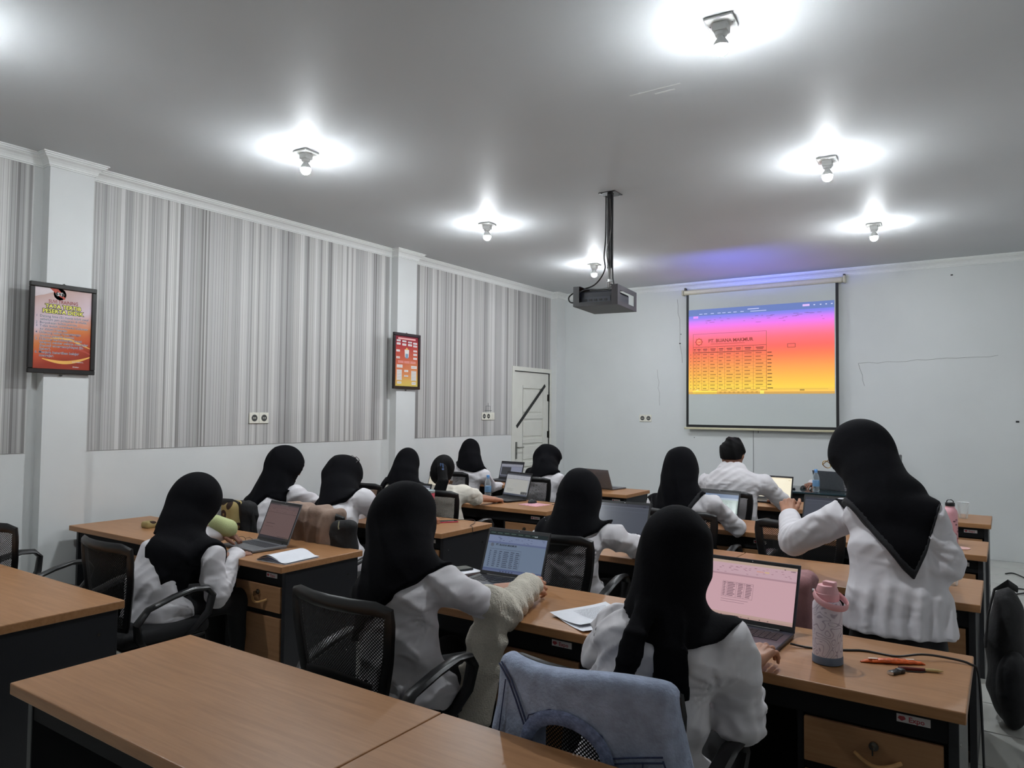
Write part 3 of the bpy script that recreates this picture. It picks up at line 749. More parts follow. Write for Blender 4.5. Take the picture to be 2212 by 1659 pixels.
nmR = ['big empty desk across the bottom of the picture, left of the seam', 'desk with loose printed sheets beside the cardigan sleeve', 'desk in front of the wide-screen dark laptop, right block', 'desk with the green spreadsheet laptop, right block', 'desk of the man in the white shirt']
nmL2 = ['left neighbour of the empty desk at the left edge, mostly out of frame', 'desk against the near pier with an empty top', 'desk far left under the striped wall, second filled row', 'desk far left under the striped wall, behind the ponytail girl', 'desk far left beside the door, last row']
nmR2 = ['empty desk at the bottom edge right of the seam, below the denim jacket', 'desk with the white flask and the orange wrapper on it', 'desk with the clear plastic cup, in front of the standing woman', 'desk with the slim pink bottle standing on it', 'desk at the far right with a clear cup, in front of the screen wall']
for i in range(5):
    desk(nmL2[i], LX, rowsL[i], LW, ped=(i != 0)); desk(nmL[i], LX + LW, rowsL[i], LW)
    desk(nmR[i], RXX, rowsR[i], RWW); desk(nmR2[i], RXX + RWW, rowsR[i], RWW)
# dark glass table of the trainer in front of the screen
m_glass = mat('smoked_glass', (40, 56, 60), rough=.08, var=.05)
tt = thing('trainer_table', 'dark glass-topped table in front of the projection screen', 'table', (-2.75, 8.35, 0))
link('glass_top', MB().rbox(0, 1.5, 0, .7, .73, .75, .004, 1).mesh('glass_top', m_glass), tt)
for x in (.06, 1.40):
    for y in (.06, .62):
        link('leg', MB().box(x, x + .04, y, y + .04, 0, .73).mesh('leg', m_black), tt)
link('front_panel', MB().box(.1, 1.4, .1, .12, .3, .73).mesh('front_panel', m_black), tt)

# ------------------------------------------------------------------ mesh-back office chairs
m_fab = mat('chair_fabric_black', (15, 15, 17), rough=.9, var=.3, scale=300)
m_cpl = mat('chair_plastic_black', (14, 14, 16), rough=.38, var=.15)
def mesh_mat():
    m = bpy.data.materials.new('chair_back_mesh'); m.use_nodes = True
    nt = m.node_tree; N = nt.nodes; L = nt.links; b = N['Principled BSDF']
    b.inputs['Base Color'].default_value = rgb(14, 14, 16); b.inputs['Roughness'].default_value = .7
    tc = N.new('ShaderNodeTexCoord')
    def wave(direction, sc):
        mp = N.new('ShaderNodeMapping'); mp.inputs['Rotation'].default_value = (0, math.radians(direction), 0); L.new(tc.outputs['Object'], mp.inputs['Vector'])
        w = N.new('ShaderNodeTexWave'); w.bands_direction = 'X'; w.inputs['Scale'].default_value = sc; L.new(mp.outputs['Vector'], w.inputs['Vector'])
        return w
    w1 = wave(45, 38); w2 = wave(-45, 38)
    mn = N.new('ShaderNodeMath'); mn.operation = 'MULTIPLY'; L.new(w1.outputs['Fac'], mn.inputs[0]); L.new(w2.outputs['Fac'], mn.inputs[1])
    gt = N.new('ShaderNodeMath'); gt.operation = 'GREATER_THAN'; gt.inputs[1].default_value = .30; L.new(mn.outputs[0], gt.inputs[0])
    tr = N.new('ShaderNodeBsdfTransparent'); mx = N.new('ShaderNodeMixShader')
    L.new(gt.outputs[0], mx.inputs[0]); L.new(b.outputs[0], mx.inputs[1]); L.new(tr.outputs[0], mx.inputs[2])
    L.new(mx.outputs[0], N['Material Output'].inputs['Surface'])
    return m
m_cmesh = mesh_mat()
def back_y(z): return -.235 + .10 * max(0, (.80 - z)) ** 1.2 * 1.6 - .02 * max(0, (z - .75)) * 4
def half_w(z):
    t_ = (z - .50) / .40
    return .175 + .075 * math.sin(min(1, max(0, t_)) * PI / 2 * 1.0) if t_ < 1 else .25
def bow(x): return .05 * (x / .25) ** 2
def chair_meshes():
    d = {}
    d['seat'] = MB().rbox(-.24, .24, -.22, .24, .425, .50, .032, 3).mesh('seat', m_fab, True)
    d['seat_shell'] = MB().rbox(-.225, .225, -.20, .22, .405, .43, .01, 1).mesh('seat_shell', m_cpl)
    out = []
    for i in range(13): z = .50 + .40 * i / 12; out.append((half_w(z), z))
    loop = [(x, back_y(z) + bow(x), z) for x, z in out]
    loop += [(x, back_y(.90) + bow(x), .912) for x in (.20, .1, 0, -.1, -.20)]
    loop += [(-x, back_y(z) + bow(x), z) for x, z in reversed(out)]
    loop += [(x, back_y(.50) + bow(x), .497) for x in (-.1, 0, .1)]
    d['back_frame'] = MB().tube(loop, .016, 8, closed=True, flat=(.013, .027), side=(0, 1, 0)).mesh('back_frame', m_cpl, True)
    vs = []; fs = []; nx, nz_ = 14, 14
    for j in range(nz_ + 1):
        z = .50 + .408 * j / nz_
        for i in range(nx + 1):
            x = (2 * i / nx - 1) * half_w(z); vs.append((x, back_y(z) + bow(x), z))
    for j in range(nz_):
        for i in range(nx):
            a = j * (nx + 1) + i; fs.append((a, a + 1, a + nx + 2, a + nx + 1))
    d['back_mesh'] = MB().add(vs, fs).mesh('back_mesh', m_cmesh, True)
    vs = [];
    lum = [(x, back_y(.60) + bow(x) - .012 - .0, .60 + .035 * math.cos(x * 7)) for x in (-.17, -.1, 0, .1, .17)]
    d['lumbar_bar'] = MB().tube(lum, .02, 8, flat=(.006, .035), side=(0, 1, 0)).mesh('lumbar_bar', m_cpl, True)
    d['spine'] = MB().tube([(0, -.05, .41), (0, -.20, .43), (0, -.235, .52), (0, -.245, .62)], .02, 8, flat=(.012, .035), side=(0, 1, 0)).mesh('back_support', m_cpl, True)
    arm = [(.19, -.10, .42), (.262, -.15, .47), (.278, -.17, .55), (.285, -.12, .615), (.290, .0, .655), (.290, .10, .675), (.288, .18, .668), (.285, .215, .63), (.275, .20, .54), (.25, .14, .46), (.18, .09, .42)]
    d['arm_r'] = MB().tube(arm, .02, 8, flat=(.030, .015), side=(1, 0, .2)).mesh('armrest', m_cpl, True)
    d['arm_l'] = MB().tube([(-x, y, z) for x, y, z in arm], .02, 8, flat=(.030, .015), side=(1, 0, -.2)).mesh('armrest', m_cpl, True)
    d['column'] = MB().lathe([(.025, .08), (.025, .28), (.018, .28), (.018, .41)], 12).mesh('gas_column', m_cpl, True)
    d['leg'] = MB().tube([(0, 0, .11), (.15, 0, .095), (.28, 0, .075)], [.026, .022, .016], 8).mesh('leg', m_cpl, True)
    d['caster'] = MB().tube([(.28, -.022, .028), (.28, .022, .028)], .028, 12).mesh('caster', m_cpl, True)
    return d
CH = chair_meshes()
def chair(label, x, y, yaw=0.0, group='black mesh-back office chairs'):
    t = thing('office_chair', label, 'chair', (x, y, 0), math.radians(yaw), group)
    for k, n_ in (('seat', 'seat'), ('seat_shell', 'seat_shell'), ('back_frame', 'back_frame'), ('back_mesh', 'back_mesh'), ('lumbar_bar', 'lumbar_bar'), ('spine', 'back_support'), ('arm_r', 'armrest'), ('arm_l', 'armrest'), ('column', 'gas_column')):
        link(n_, CH[k], t)
    for i in range(5):
        l_ = link('leg', CH['leg'], t, (0, 0, 0), 2 * PI * i / 5 + .3); link('caster', CH['caster'], l_)
    return t
CHAIRS = {  # seat centres
 'c12': (-1.98, 2.10, -2, 'office chair of the woman in the cream cardigan'), 'c13': (-.927, 2.01, 0, 'office chair with the denim jacket over its back'),
 'c1': (-3.72, 2.15, -3, 'office chair of the woman bent over the laptop at the left'), 'cl': (-4.86, 2.07, 4, 'empty office chair at the left edge of the frame'),
 'c8': (-2.07, 3.67, 3, 'office chair with a see-through back behind the spreadsheet laptop'), 'c9': (-1.84, 5.01, 0, 'office chair of the hijab woman before the man in white'),
 'c15': (-1.03, 4.97, -6, 'empty office chair beside the standing woman\'s sleeve'), 'c3': (-3.70, 3.49, -3, 'office chair with the beige jacket hanging on it'),
 'c2': (-4.85, 3.53, 0, 'office chair with the leopard print cloth on it'), 'c5': (-3.94, 4.95, -3, 'office chair of the girl with the ponytail'),
 'c4': (-4.85, 4.98, 0, 'office chair of the woman sitting before the far poster pier'), 'c7': (-4.02, 6.50, 0, 'office chair of the woman bowing her head near the door'),
 'c6': (-5.02, 6.46, 0, 'office chair of the upright woman under the far striped wall'), 'c10': (-2.02, 6.46, 0, 'office chair of the man in white')}
for k, (x, y, yw, lb) in CHAIRS.items(): chair(lb, x - .015, y - .04, yw).scale = (1, 1, .975 if k == 'c13' else 1)
chair('office chair behind the dark glass table', -1.42, 9.28, 180)
# ------------------------------------------------------------------ laptops
m_lap_k = mat('laptop_black', (22, 22, 25), rough=.4, var=.12)
m_lap_g = mat('laptop_grey', (112, 114, 118), rough=.35, metal=.4, var=.05)
m_lap_n = mat('laptop_navy', (40, 42, 54), rough=.35, var=.1)
m_key = mat('laptop_keys', (20, 20, 24), rough=.5)
m_keyg = mat('laptop_keys_grey', (58, 60, 66), rough=.5)
def scr_mat(s): return mat_emit_attr('display_%03d' % int(s * 100), s / 2 ** EXPO)
def sheet_rects(kind):
    R = []; rn = random.Random(hash(kind) % 1000 if False else sum(map(ord, kind)))
    def a(x0, y0, x1, y1, c): R.append((x0, y0, x1, y1, c))
    if kind == 'sheet':        # spreadsheet with a letterhead
        a(0, 0, 1, 1, (128, 146, 172)); a(0, 0, 1, .10, (30, 42, 44)); a(0, .10, 1, .26, (142, 156, 190)); a(0, .26, 1, .30, (112, 124, 164)); a(0, .92, 1, .96, (96, 110, 150)); a(0, .96, 1, 1, (110, 122, 160))
        for k in range(26): x = rn.random() * .94; y = .12 + rn.random() * .12; a(x, y, x + .03, y + .012, (88, 98, 130))
        for k in range(7): a(.02 + k * .12, .03, .10 + k * .12, .05, (90, 110, 100))
        a(.78, .03, .83, .06, (190, 200, 210))
        for i in range(9):
            y = .49 + i * .046
            for x, w_ in ((.06, .03), (.14, .06), (.23, .05), (.31, .10), (.43, .07), (.52, .07)): a(x, y, x + w_ * (.7 + .3 * rn.random()), y + .016, (58, 66, 88))
            a(.05, y + .026, .60, y + .029, (96, 108, 134))
        for k in range(5): a(.30 + k * .05, .965, .325 + k * .05, .99, (50, 58, 80))
        a(.05, .44, .60, .446, (70, 80, 100)); a(.60, .44, .603, .90, (90, 100, 125))
    elif kind == 'pinkdoc':
        a(0, 0, 1, 1, (206, 166, 174)); a(0, 0, 1, .05, (190, 166, 150)); a(0, .05, 1, .235, (200, 166, 176)); a(0, .235, 1, .265, (176, 140, 150)); a(0, .93, 1, .965, (190, 160, 150)); a(0, .965, 1, 1, (182, 150, 142))
        for k in range(38): x = rn.random() * .95; y = .08 + rn.random() * .13; a(x, y, x + .025, y + .010, (150, 112, 124))
        a(.56, .13, .64, .15, (214, 150, 120)); a(.65, .13, .70, .15, (222, 190, 90)); a(.93, .05, .98, .075, (90, 70, 80)); a(.86, .04, .875, .06, (50, 40, 44))
        for i in range(9):
            y = .40 + i * .028
            for x, w_ in ((.20, .03), (.25, .09), (.37, .06), (.46, .07)): a(x, y, x + w_ * (.7 + .3 * rn.random()), y + .012, (112, 84, 96))
        for x in (.19, .24, .35, .44, .54): a(x, .385, x + .0025, .66, (120, 92, 104))
        for y in (.385, .41, .657): a(.19, y, .54, y + .004, (110, 84, 96))
        a(.19, .70, .50, .706, (130, 100, 112)); a(.19, .74, .46, .746, (140, 110, 122))
        for k in range(14): x = .05 + rn.random() * .9; a(x, .972, x + .015, .988, (80, 60, 66))
    elif kind == 'browndoc':
        a(0, 0, 1, 1, (98, 76, 74)); a(0, 0, 1, .04, (58, 48, 52)); a(0, .04, 1, .14, (92, 72, 72)); a(.38, .01, .62, .05, (84, 76, 74))
        for k in range(30): x = rn.random() * .95; y = .06 + rn.random() * .16; a(x, y, x + .04, y + .008, (78, 58, 58))
        a(0, .25, 1, .265, (78, 58, 58)); a(.09, .57, .38, .585, (60, 44, 46)); a(.09, .66, .36, .672, (74, 56, 56)); a(.60, .90, .95, .915, (62, 46, 48)); a(0, .93, 1, 1, (30, 26, 34))
    elif kind == 'dark':
        a(0, 0, 1, 1, (66, 70, 80)); a(0, 0, 1, .10, (52, 54, 64)); a(0, .10, 1, .12, (84, 88, 98)); a(.55, .02, .57, .04, (20, 20, 24)); a(.88, .06, .94, .09, (30, 32, 40)); a(0, .24, 1, .25, (76, 80, 92)); a(.6, .9, .95, .905, (40, 42, 50)); a(0, .93, 1, 1, (38, 40, 50))
    elif kind == 'code':       # window with a dark pane
        a(0, 0, 1, 1, (120, 124, 140)); a(0, 0, 1, .10, (38, 40, 46)); a(0, .10, 1, .24, (140, 142, 152)); a(.04, .30, .48, .84, (46, 48, 52)); a(.52, .30, .97, .84, (126, 130, 148)); a(0, .88, 1, 1, (60, 62, 72))
        for k in range(20): x = rn.random() * .9; y = .11 + rn.random() * .12; a(x, y, x + .03, y + .012, (96, 98, 110))
    elif kind == 'page':       # word page, pale
        a(0, 0, 1, 1, (150, 152, 156)); a(0, 0, 1, .07, (60, 62, 70)); a(0, .07, 1, .24, (156, 158, 164)); a(0, .24, 1, .26, (126, 128, 136)); a(.05, .26, .95, .92, (164, 164, 160))
        for k in range(20): x = rn.random() * .9; y = .09 + rn.random() * .13; a(x, y, x + .03, y + .012, (120, 122, 130))
        for i in range(4): a(.10, .70 + i * .035, .40 - .05 * (i % 2), .712 + i * .035, (120, 120, 120))
        a(.72, .80, .98, .92, (36, 38, 44)); a(0, .93, 1, 1, (70, 74, 86))
    elif kind == 'green':      # spreadsheet, pale green page
        a(0, 0, 1, 1, (150, 166, 160)); a(0, 0, 1, .10, (26, 28, 32)); a(0, .10, 1, .26, (104, 122, 150)); a(0, .26, 1, .34, (150, 164, 180)); a(0, .93, 1, 1, (120, 136, 130))
        for i in range(8):
            y = .42 + i * .055
            for x in (.30, .42, .54, .66, .78): a(x, y, x + .06 + .03 * rn.random(), y + .014, (120, 136, 130))
    elif kind == 'bright':
        a(0, 0, 1, 1, (246, 238, 214)); a(0, 0, 1, .05, (240, 226, 196)); a(0, .3, 1, .305, (236, 222, 196)); a(.9, .10, .97, .13, (214, 200, 170))
    elif kind == 'pale':
        a(0, 0, 1, 1, (166, 170, 176)); a(0, 0, 1, .08, (90, 94, 104)); a(0, .08, 1, .22, (176, 180, 188)); a(.5, .20, .98, .24, (60, 64, 70))
        for k in range(16): x = rn.random() * .9; y = .10 + rn.random() * .10; a(x, y, x + .04, y + .014, (120, 124, 134))
        for i in range(5): a(.05, .35 + i * .1, .8, .36 + i * .1, (130, 134, 140))
    else:                      # dim beige
        a(0, 0, 1, 1, (110, 106, 98)); a(0, 0, 1, .08, (60, 60, 62)); a(0, .9, 1, 1, (70, 70, 70))
    return R
LAPN = [0]
def laptop(label, hx, hy, yaw, w=.345, d=.235, lid=.222, tilt=108, shell=None, keys=None, kind='sheet', glow=1.0, sticker=None, bez=.012, chin=.022, z=TOP, scr_on=True):
    """hx, hy: middle of the hinge; yaw 0 faces the camera side (-y)"""
    shell = shell or m_lap_k; keys = keys or m_key
    t = thing('laptop', label, 'laptop', (hx, hy, z), math.radians(yaw), 'open laptops on the desks')
    bs = link('base', MB().rbox(-w / 2, w / 2, -d, 0, .002, .018, .004, 2).mesh('base', shell), t)
    for x in (-.4, .4):
        for y in (-.03, -d + .03): link('foot', MB().lathe([(.008, 0), (.008, .003)], 8, (x * w, y, 0)).mesh('foot', m_black), t)
    mb = MB(); rows, colsn = 5, 14
    kw = (w - .05) / colsn; kh = .095 / rows
    for r in range(rows):
        for c in range(colsn):
            if r == 0 and 3 < c < 9:
                if c == 4: mb.box(-w / 2 + .025 + 4 * kw, -w / 2 + .025 + 9 * kw - .003, -.132 + r * kh, -.132 + (r + 1) * kh - .003, .017, .0195)
                continue
            x = -w / 2 + .025 + c * kw; y = -.132 + r * kh
            mb.box(x, x + kw - .003, y, y + kh - .003, .017, .0195)
    ko = link('keyboard', mb.mesh('keyboard', keys), bs); ko['kind'] = 'stuff'
    link('touchpad', MB().box(-.052, .052, -d + .02, -.145, .0178, .0184).mesh('touchpad', m_lap_g if shell is m_lap_g else m_keyg), bs)
    link('hinge', MB().tube([(-w * .36, -.004, .016), (w * .36, -.004, .016)], .007, 10).mesh('hinge', m_black, True), t)
    if sticker: link('palm_sticker', MB().box(.03 + .055, .155, -d + .012, -d + .055, .0178, .0183).mesh('palm_sticker', mat('sticker_gold', (176, 160, 120), .3, .3, .2, 60)), bs)
    a = math.radians(180 - tilt)
    ly = np.array((0, math.cos(PI - math.radians(tilt)), math.sin(math.radians(tilt))))
    mx = Matrix(((1, 0, 0, 0), (0, ly[1], -ly[2], .0), (0, ly[2], ly[1], .014), (0, 0, 0, 1)))
    ld_ = link('lid', MB().rbox(-w / 2, w / 2, .002, lid, -.007, 0, .0028, 2).mesh('lid', shell), t, mx=mx)
    sw_, sh_ = w - 2 * bez, lid - bez - chin - .006
    link('bezel', MB().box(-w / 2 + .004, w / 2 - .004, .006, lid - .004, -.0002, .0006).mesh('bezel', m_lap_k), ld_)
    sc_ = link('display', flat_print('display', sheet_rects(kind), sw_, sh_, scr_mat(glow)), ld_, (-sw_ / 2, chin, .0010))
    link('webcam', MB().lathe([(.0025, 0), (.0025, .0009)], 8, (0, lid - .009, 0)).mesh('webcam', m_chrome), ld_)
    return t, ld_, sc_, sw_, sh_
G = .55
t12, ld12, sc12, w12, h12 = laptop('black laptop with a spreadsheet letterhead on screen, by the cardigan sleeve', -2.06, 3.04, 3, .365, .25, .245, 112, kind='sheet', glow=G)
inkd = mat_flat('display_ink', (24, 28, 40), emit=.25)
txt(sc12, 'PT. BUANA MAKMUR', .15 * w12, .645 * h12, .013, inkd, .03, z=.0008)
link('emblem', MB().prism([(.085 * w12 + (.011 if k % 2 == 0 else .008) * math.cos(k * PI / 8), .655 * h12 + (.011 if k % 2 == 0 else .008) * math.sin(k * PI / 8)) for k in range(16)], .0005, .0009).mesh('emblem', mat_flat('display_ink_grey', (90, 96, 112), emit=.3)), sc12)
laptop('large navy laptop with a pink tinted document on its screen', -.86, 2.925, -2, .375, .262, .262, 112, m_lap_n, kind='pinkdoc', glow=.86, sticker=True, chin=.024, bez=.010)
laptop('grey laptop with a brownish dim screen beside the open booklet', -3.80, 2.955, -6, .345, .235, .262, 112, m_lap_g, m_keyg, 'browndoc', .8)
laptop('black laptop with a wide dark grey screen before the middle hijab woman', -2.13, 4.44, 4, .37, .25, .25, 112, kind='dark', glow=.95)
laptop('black laptop showing a pale green spreadsheet, under the man in white', -1.93, 5.80, -4, .345, .235, .225, 108, kind='green', glow=.95)
laptop('laptop with a glowing cream screen in front of the man in white', -1.88, 7.33, -3, .345, .235, .235, 106, kind='bright', glow=1.0)
laptop('black laptop with a dim screen behind the standing woman\'s hand', -1.12, 5.82, -4, .345, .235, .235, 112, kind='dark', glow=.85)
laptop('black laptop with a pale page on screen, beside the mouse on the pink pad', -3.93, 5.86, -16, .37, .25, .25, 106, kind='page', glow=.9)
laptop('black laptop with a dark pane on screen, farthest row by the door', -5.02, 7.38, -2, .345, .235, .225, 108, kind='code', glow=.85)
laptop('laptop with a pale sheet on screen behind the pink tumbler', -4.02, 4.47, -3, .345, .235, .25, 108, kind='pale', glow=.85)
laptop('laptop with a beige tilted screen next to the glasses on a hijab', -4.86, 4.52, -22, .33, .23, .225, 104, kind='beige', glow=.7)
laptop('small laptop with a cream screen right of the ponytail girl', -4.90, 5.85, -8, .31, .22, .21, 108, kind='bright', glow=.55)
laptop('grey laptop turned away beside the bowing woman near the door', -3.70, 7.22, 168, .345, .235, .225, 112, m_lap_g, m_keyg, 'dark', .6)
laptop('grey laptop turned away on the dark glass table', -1.62, 8.70, 165, .33, .23, .22, 110, m_lap_g, m_keyg, 'dark', .5)

# ------------------------------------------------------------------ bottles and cups
def lathe_part(name, prof, m, parent, n=28, smooth=True): return link(name, MB().lathe(prof, n).mesh(name, m, smooth), parent)
def mat_clear(name, col, rough=.05, alpha=.75):
    m = bpy.data.materials.new(name); m.use_nodes = True
    nt = m.node_tree; N = nt.nodes; L = nt.links; b = N['Principled BSDF']
    b.inputs['Base Color'].default_value = rgb(*col); b.inputs['Roughness'].default_value = rough
    tr = N.new('ShaderNodeBsdfTransparent'); tr.inputs[0].default_value = (.97, .98, .98, 1); mx = N.new('ShaderNodeMixShader')
    lw = N.new('ShaderNodeLayerWeight'); lw.inputs[0].default_value = .35
    mr = N.new('ShaderNodeMath'); mr.operation = 'MULTIPLY_ADD'; mr.inputs[1].default_value = -.7; mr.inputs[2].default_value = alpha + .12; L.new(lw.outputs['Facing'], mr.inputs[0])
    L.new(mr.outputs[0], mx.inputs[0]); L.new(b.outputs[0], mx.inputs[1]); L.new(tr.outputs[0], mx.inputs[2])
    L.new(mx.outputs[0], N['Material Output'].inputs['Surface']); MATS[name] = m
    return m
m_pet = mat_clear('clear_pet', (210, 222, 228)); m_water = mat_clear('bottle_label_blue', (120, 170, 215), .3, .35); m_cupc = mat_clear('clear_cup_plastic', (220, 224, 226), .08, .7)
m_blue = mat('cap_blue', (96, 156, 220), rough=.35)
def pet(label, x, y, s=1.0):
    t = thing('water_bottle', label, 'bottle', (x, y, TOP)); t.scale = (s, s, s)
    lathe_part('body', [(.024, 0), (.031, .004), (.032, .03), (.030, .04), (.032, .05), (.032, .085), (.029, .095), (.032, .105), (.032, .13), (.028, .155), (.018, .178), (.0125, .188), (.0125, .2)], m_pet, t)
    lathe_part('label_band', [(.0325, .055), (.0327, .056), (.0327, .112), (.0325, .113)], m_water, t)
    lathe_part('cap', [(.015, .198), (.0155, .2), (.0155, .216), (.014, .219)], m_blue, t)
    lathe_part('neck_ring', [(.0145, .188), (.016, .19), (.0145, .193)], m_blue, t)
pet('clear water bottle with a blue cap on the desk behind the ponytail girl\'s arm', -4.20, 5.80, 1.0)
pet('clear water bottle with a blue cap on the dark glass table', -1.72, 8.47, 1.12)
m_tumb = mat('tumbler_pink', (214, 96, 112), rough=.35, var=.03); m_lidc = mat_clear('tumbler_lid', (190, 205, 208), .1, .3)
t = thing('tumbler', 'tall coral pink tumbler with a clear lid on the desk', 'tumbler', (-3.74, 4.38, TOP))
lathe_part('cup', [(.030, 0), (.033, .004), (.036, .06), (.0455, .19), (.0465, .205)], m_tumb, t)
lathe_part('steel_rim', [(.0468, .203), (.047, .204), (.047, .212), (.0465, .213)], m_chrome, t)
lathe_part('lid', [(.0465, .210), (.048, .214), (.048, .222), (.044, .226), (.012, .227)], m_lidc, t)
# large flask
m_flask = mat('flask_lilac_white', (206, 200, 214), rough=.45, var=.03)
def swirl_mat():
    m = mat('flask_line_pattern', (214, 206, 214), rough=.45, var=.02)
    nt = m.node_tree; N = nt.nodes; L = nt.links; b = N['Principled BSDF']
    tc = N.new('ShaderNodeTexCoord'); nz = N.new('ShaderNodeTexNoise'); nz.inputs['Scale'].default_value = 17; nz.inputs['Detail'].default_value = 0; nz.inputs['Distortion'].default_value = 1.4
    L.new(tc.outputs['Object'], nz.inputs['Vector'])
    w = N.new('ShaderNodeMath'); w.operation = 'PINGPONG'; w.inputs[1].default_value = .07; L.new(nz.outputs['Fac'], w.inputs[0])
    rp = N.new('ShaderNodeValToRGB'); rp.color_ramp.elements[0].position = .012; rp.color_ramp.elements[0].color = rgb(168, 156, 172); rp.color_ramp.elements[1].position = .022; rp.color_ramp.elements[1].color = rgb(214, 206, 214)
    L.new(w.outputs[0], rp.inputs['Fac']); L.new(rp.outputs['Color'], b.inputs['Base Color']); return m
m_fpink = mat('flask_pink_cap', (222, 164, 168), rough=.4, var=.02); m_fslate = mat('flask_slate_boot', (92, 104, 122), rough=.6)
t = thing('flask', 'large white patterned flask with a pink cap and slate base', 'bottle', (-.515, 2.705, TOP), math.radians(-12))
lathe_part('body', [(.047, .002), (.048, .02), (.048, .185), (.0465, .200), (.041, .210), (.034, .214)], swirl_mat(), t, 36)
lathe_part('boot', [(.044, 0), (.0495, .003), (.0495, .026), (.0485, .028)], m_fslate, t, 36)
cp = lathe_part('cap', [(.036, .211), (.0385, .214), (.0385, .236), (.036, .238), (.0355, .246), (.030, .262), (.026, .264)], m_fpink, t, 32)
link('spout', MB().rbox(-.012, .03, -.014, .014, .258, .277, .005, 2).mesh('spout', m_fpink, True), cp)
lp = []
for i in range(25):
    a = math.radians(205 + 250 * i / 24); k_ = math.sin(PI * i / 24); lp.append((.012 * k_ + (.042 + .016 * k_) * math.cos(a), (.042 + .012 * k_) * math.sin(a), .238 - .040 * k_))
link('strap', MB().tube(lp, .006, 8, flat=(.011, .0035), side=(.2, 0, 1)).mesh('strap', m_fpink, True), t)
link('rivet', MB().tube([(-.036, -.017, .238), (-.043, -.020, .238)], .008, 12).mesh('rivet', m_chrome, True), t)
# slim pink bottle with dark motifs
m_pb = mat('bottle_rose', (214, 158, 166), rough=.4, var=.02); m_pbk = mat('bottle_cap_black', (20, 20, 22), rough=.4); m_motif = mat('bottle_motif', (104, 62, 76), rough=.45)
t = thing('slim_bottle', 'slim pink bottle with small dark motifs and a black loop cap', 'bottle', (-.31, 5.62, TOP))
lathe_part('body', [(.040, 0), (.043, .003), (.044, .012), (.044, .208), (.041, .224), (.031, .238), (.027, .243), (.027, .252)], m_pb, t, 32)
cpp = lathe_part('cap', [(.027, .252), (.0285, .253), (.0285, .272), (.024, .276)], m_pbk, t)
link('loop', MB().tube([(-.02, 0, .272), (-.018, 0, .285), (-.008, 0, .293), (.008, 0, .293), (.018, 0, .285), (.02, 0, .272)], .003, 8).mesh('loop', m_pbk, True), cpp)
rn = random.Random(5)
for k in range(26):
    a = rn.uniform(-PI, 0); z = .03 + .17 * ((k * .618) % 1); s = rn.uniform(.005, .009); kk = k % 3
    pts = [(.0447 * math.cos(a + s / .0447 * math.cos(q) * (1.1 if kk else .7)), .0447 * math.sin(a + s / .0447 * math.cos(q) * (1.1 if kk else .7)), z + s * math.sin(q) * (1 if kk != 1 else .6)) for q in np.linspace(0, 2 * PI, 7)[:-1]]
    if kk == 2: mo = MB().tube(pts, .0013, 4, closed=True)
    else: mo = MB().add(pts, [tuple(range(6))])
    link('motif', mo.mesh('motif', m_motif), t)
t = thing('plastic_cup', 'clear plastic cup standing on the desk beside the tunic hem', 'cup', (-.235, 4.29, TOP))
lathe_part('wall', [(.026, 0), (.028, .003), (.038, .085), (.040, .087)], m_cupc, t, 24)
t = thing('plastic_cup', 'clear tall cup behind the slim pink bottle', 'cup', (-.30, 7.12, TOP))
lathe_part('wall', [(.03, 0), (.032, .003), (.043, .13), (.045, .132)], m_cupc, t, 24)

# ------------------------------------------------------------------ papers, booklet, phones, small things
m_pap = mat('paper_white', (214, 216, 222), rough=.7, var=.02)
m_pedge = mat('paper_edge_blue', (120, 122, 152), rough=.8)
def sheet(parent, name, w, h, loc, rz, curl=0.0, lines=0, table=False):
    vs = []; fs = []; n = 10
    for j in range(n + 1):
        for i in range(n + 1):
            x = w * i / n; y = h * j / n; vs.append((x, y, curl * ((i / n - .5) ** 2 * 4 * .5 + (max(0, j / n - .6)) ** 2 * 2.0)))
    for j in range(n):
        for i in range(n): a = j * (n + 1) + i; fs.append((a, a + 1, a + n + 2, a + n + 1))
    o = link(name, MB().add(vs, fs).mesh(name, m_pap, True), parent, loc, rz)
    if lines or table:
        mb = MB()
        def zat(x, y): return curl * ((x / w - .5) ** 2 * 2 + max(0, y / h - .6) ** 2 * 2.0) + .0006
        for k in range(lines):
            y = h * (.90 - .022 * k); x = w * .12
            while x < w * .85:
                l_ = random.uniform(.01, .03); mb.quad((x, y, zat(x, y)), (x + l_, y, zat(x + l_, y)), (x + l_, y + .0016, zat(x + l_, y)), (x, y + .0016, zat(x, y))); x += l_ + .004
        if table:
            for k in range(9):
                x = w * (.12 + .095 * k); mb.quad((x, h * .3, zat(x, h * .3)), (x + .0012, h * .3, zat(x, h * .3)), (x + .0012, h * .8, zat(x, h * .8)), (x, h * .8, zat(x, h * .8)))
            for k in range(4):
                y = h * (.3 + .166 * k); mb.quad((w * .12, y, zat(w * .2, y)), (w * .88, y, zat(w * .8, y)), (w * .88, y + .0012, zat(w * .8, y)), (w * .12, y + .0012, zat(w * .2, y)))
        link('fine_print', mb.mesh('fine_print', mat_flat('print_grey', (110, 112, 120))), o)
    return o
random.seed(21)
t = thing('printed_sheets', 'two loose printed sheets lying at the desk edge between two women', 'papers', (-1.60, 2.60, TOP + .001))
sheet(t, 'sheet', .21, .297, (.07, .01, .001), math.radians(-32), .012); sheet(t, 'sheet', .21, .297, (.02, .03, .006), math.radians(-24), .016, lines=26)
t = thing('printed_sheets', 'printed form with a table on the desk behind the pink screen', 'papers', (-1.30, 4.04, TOP + .001))
sheet(t, 'sheet', .297, .21, (.0, .02, 0), math.radians(-4), .004); sheet(t, 'sheet', .297, .21, (.04, -.005, .004), math.radians(-12), .004, table=True, lines=2)
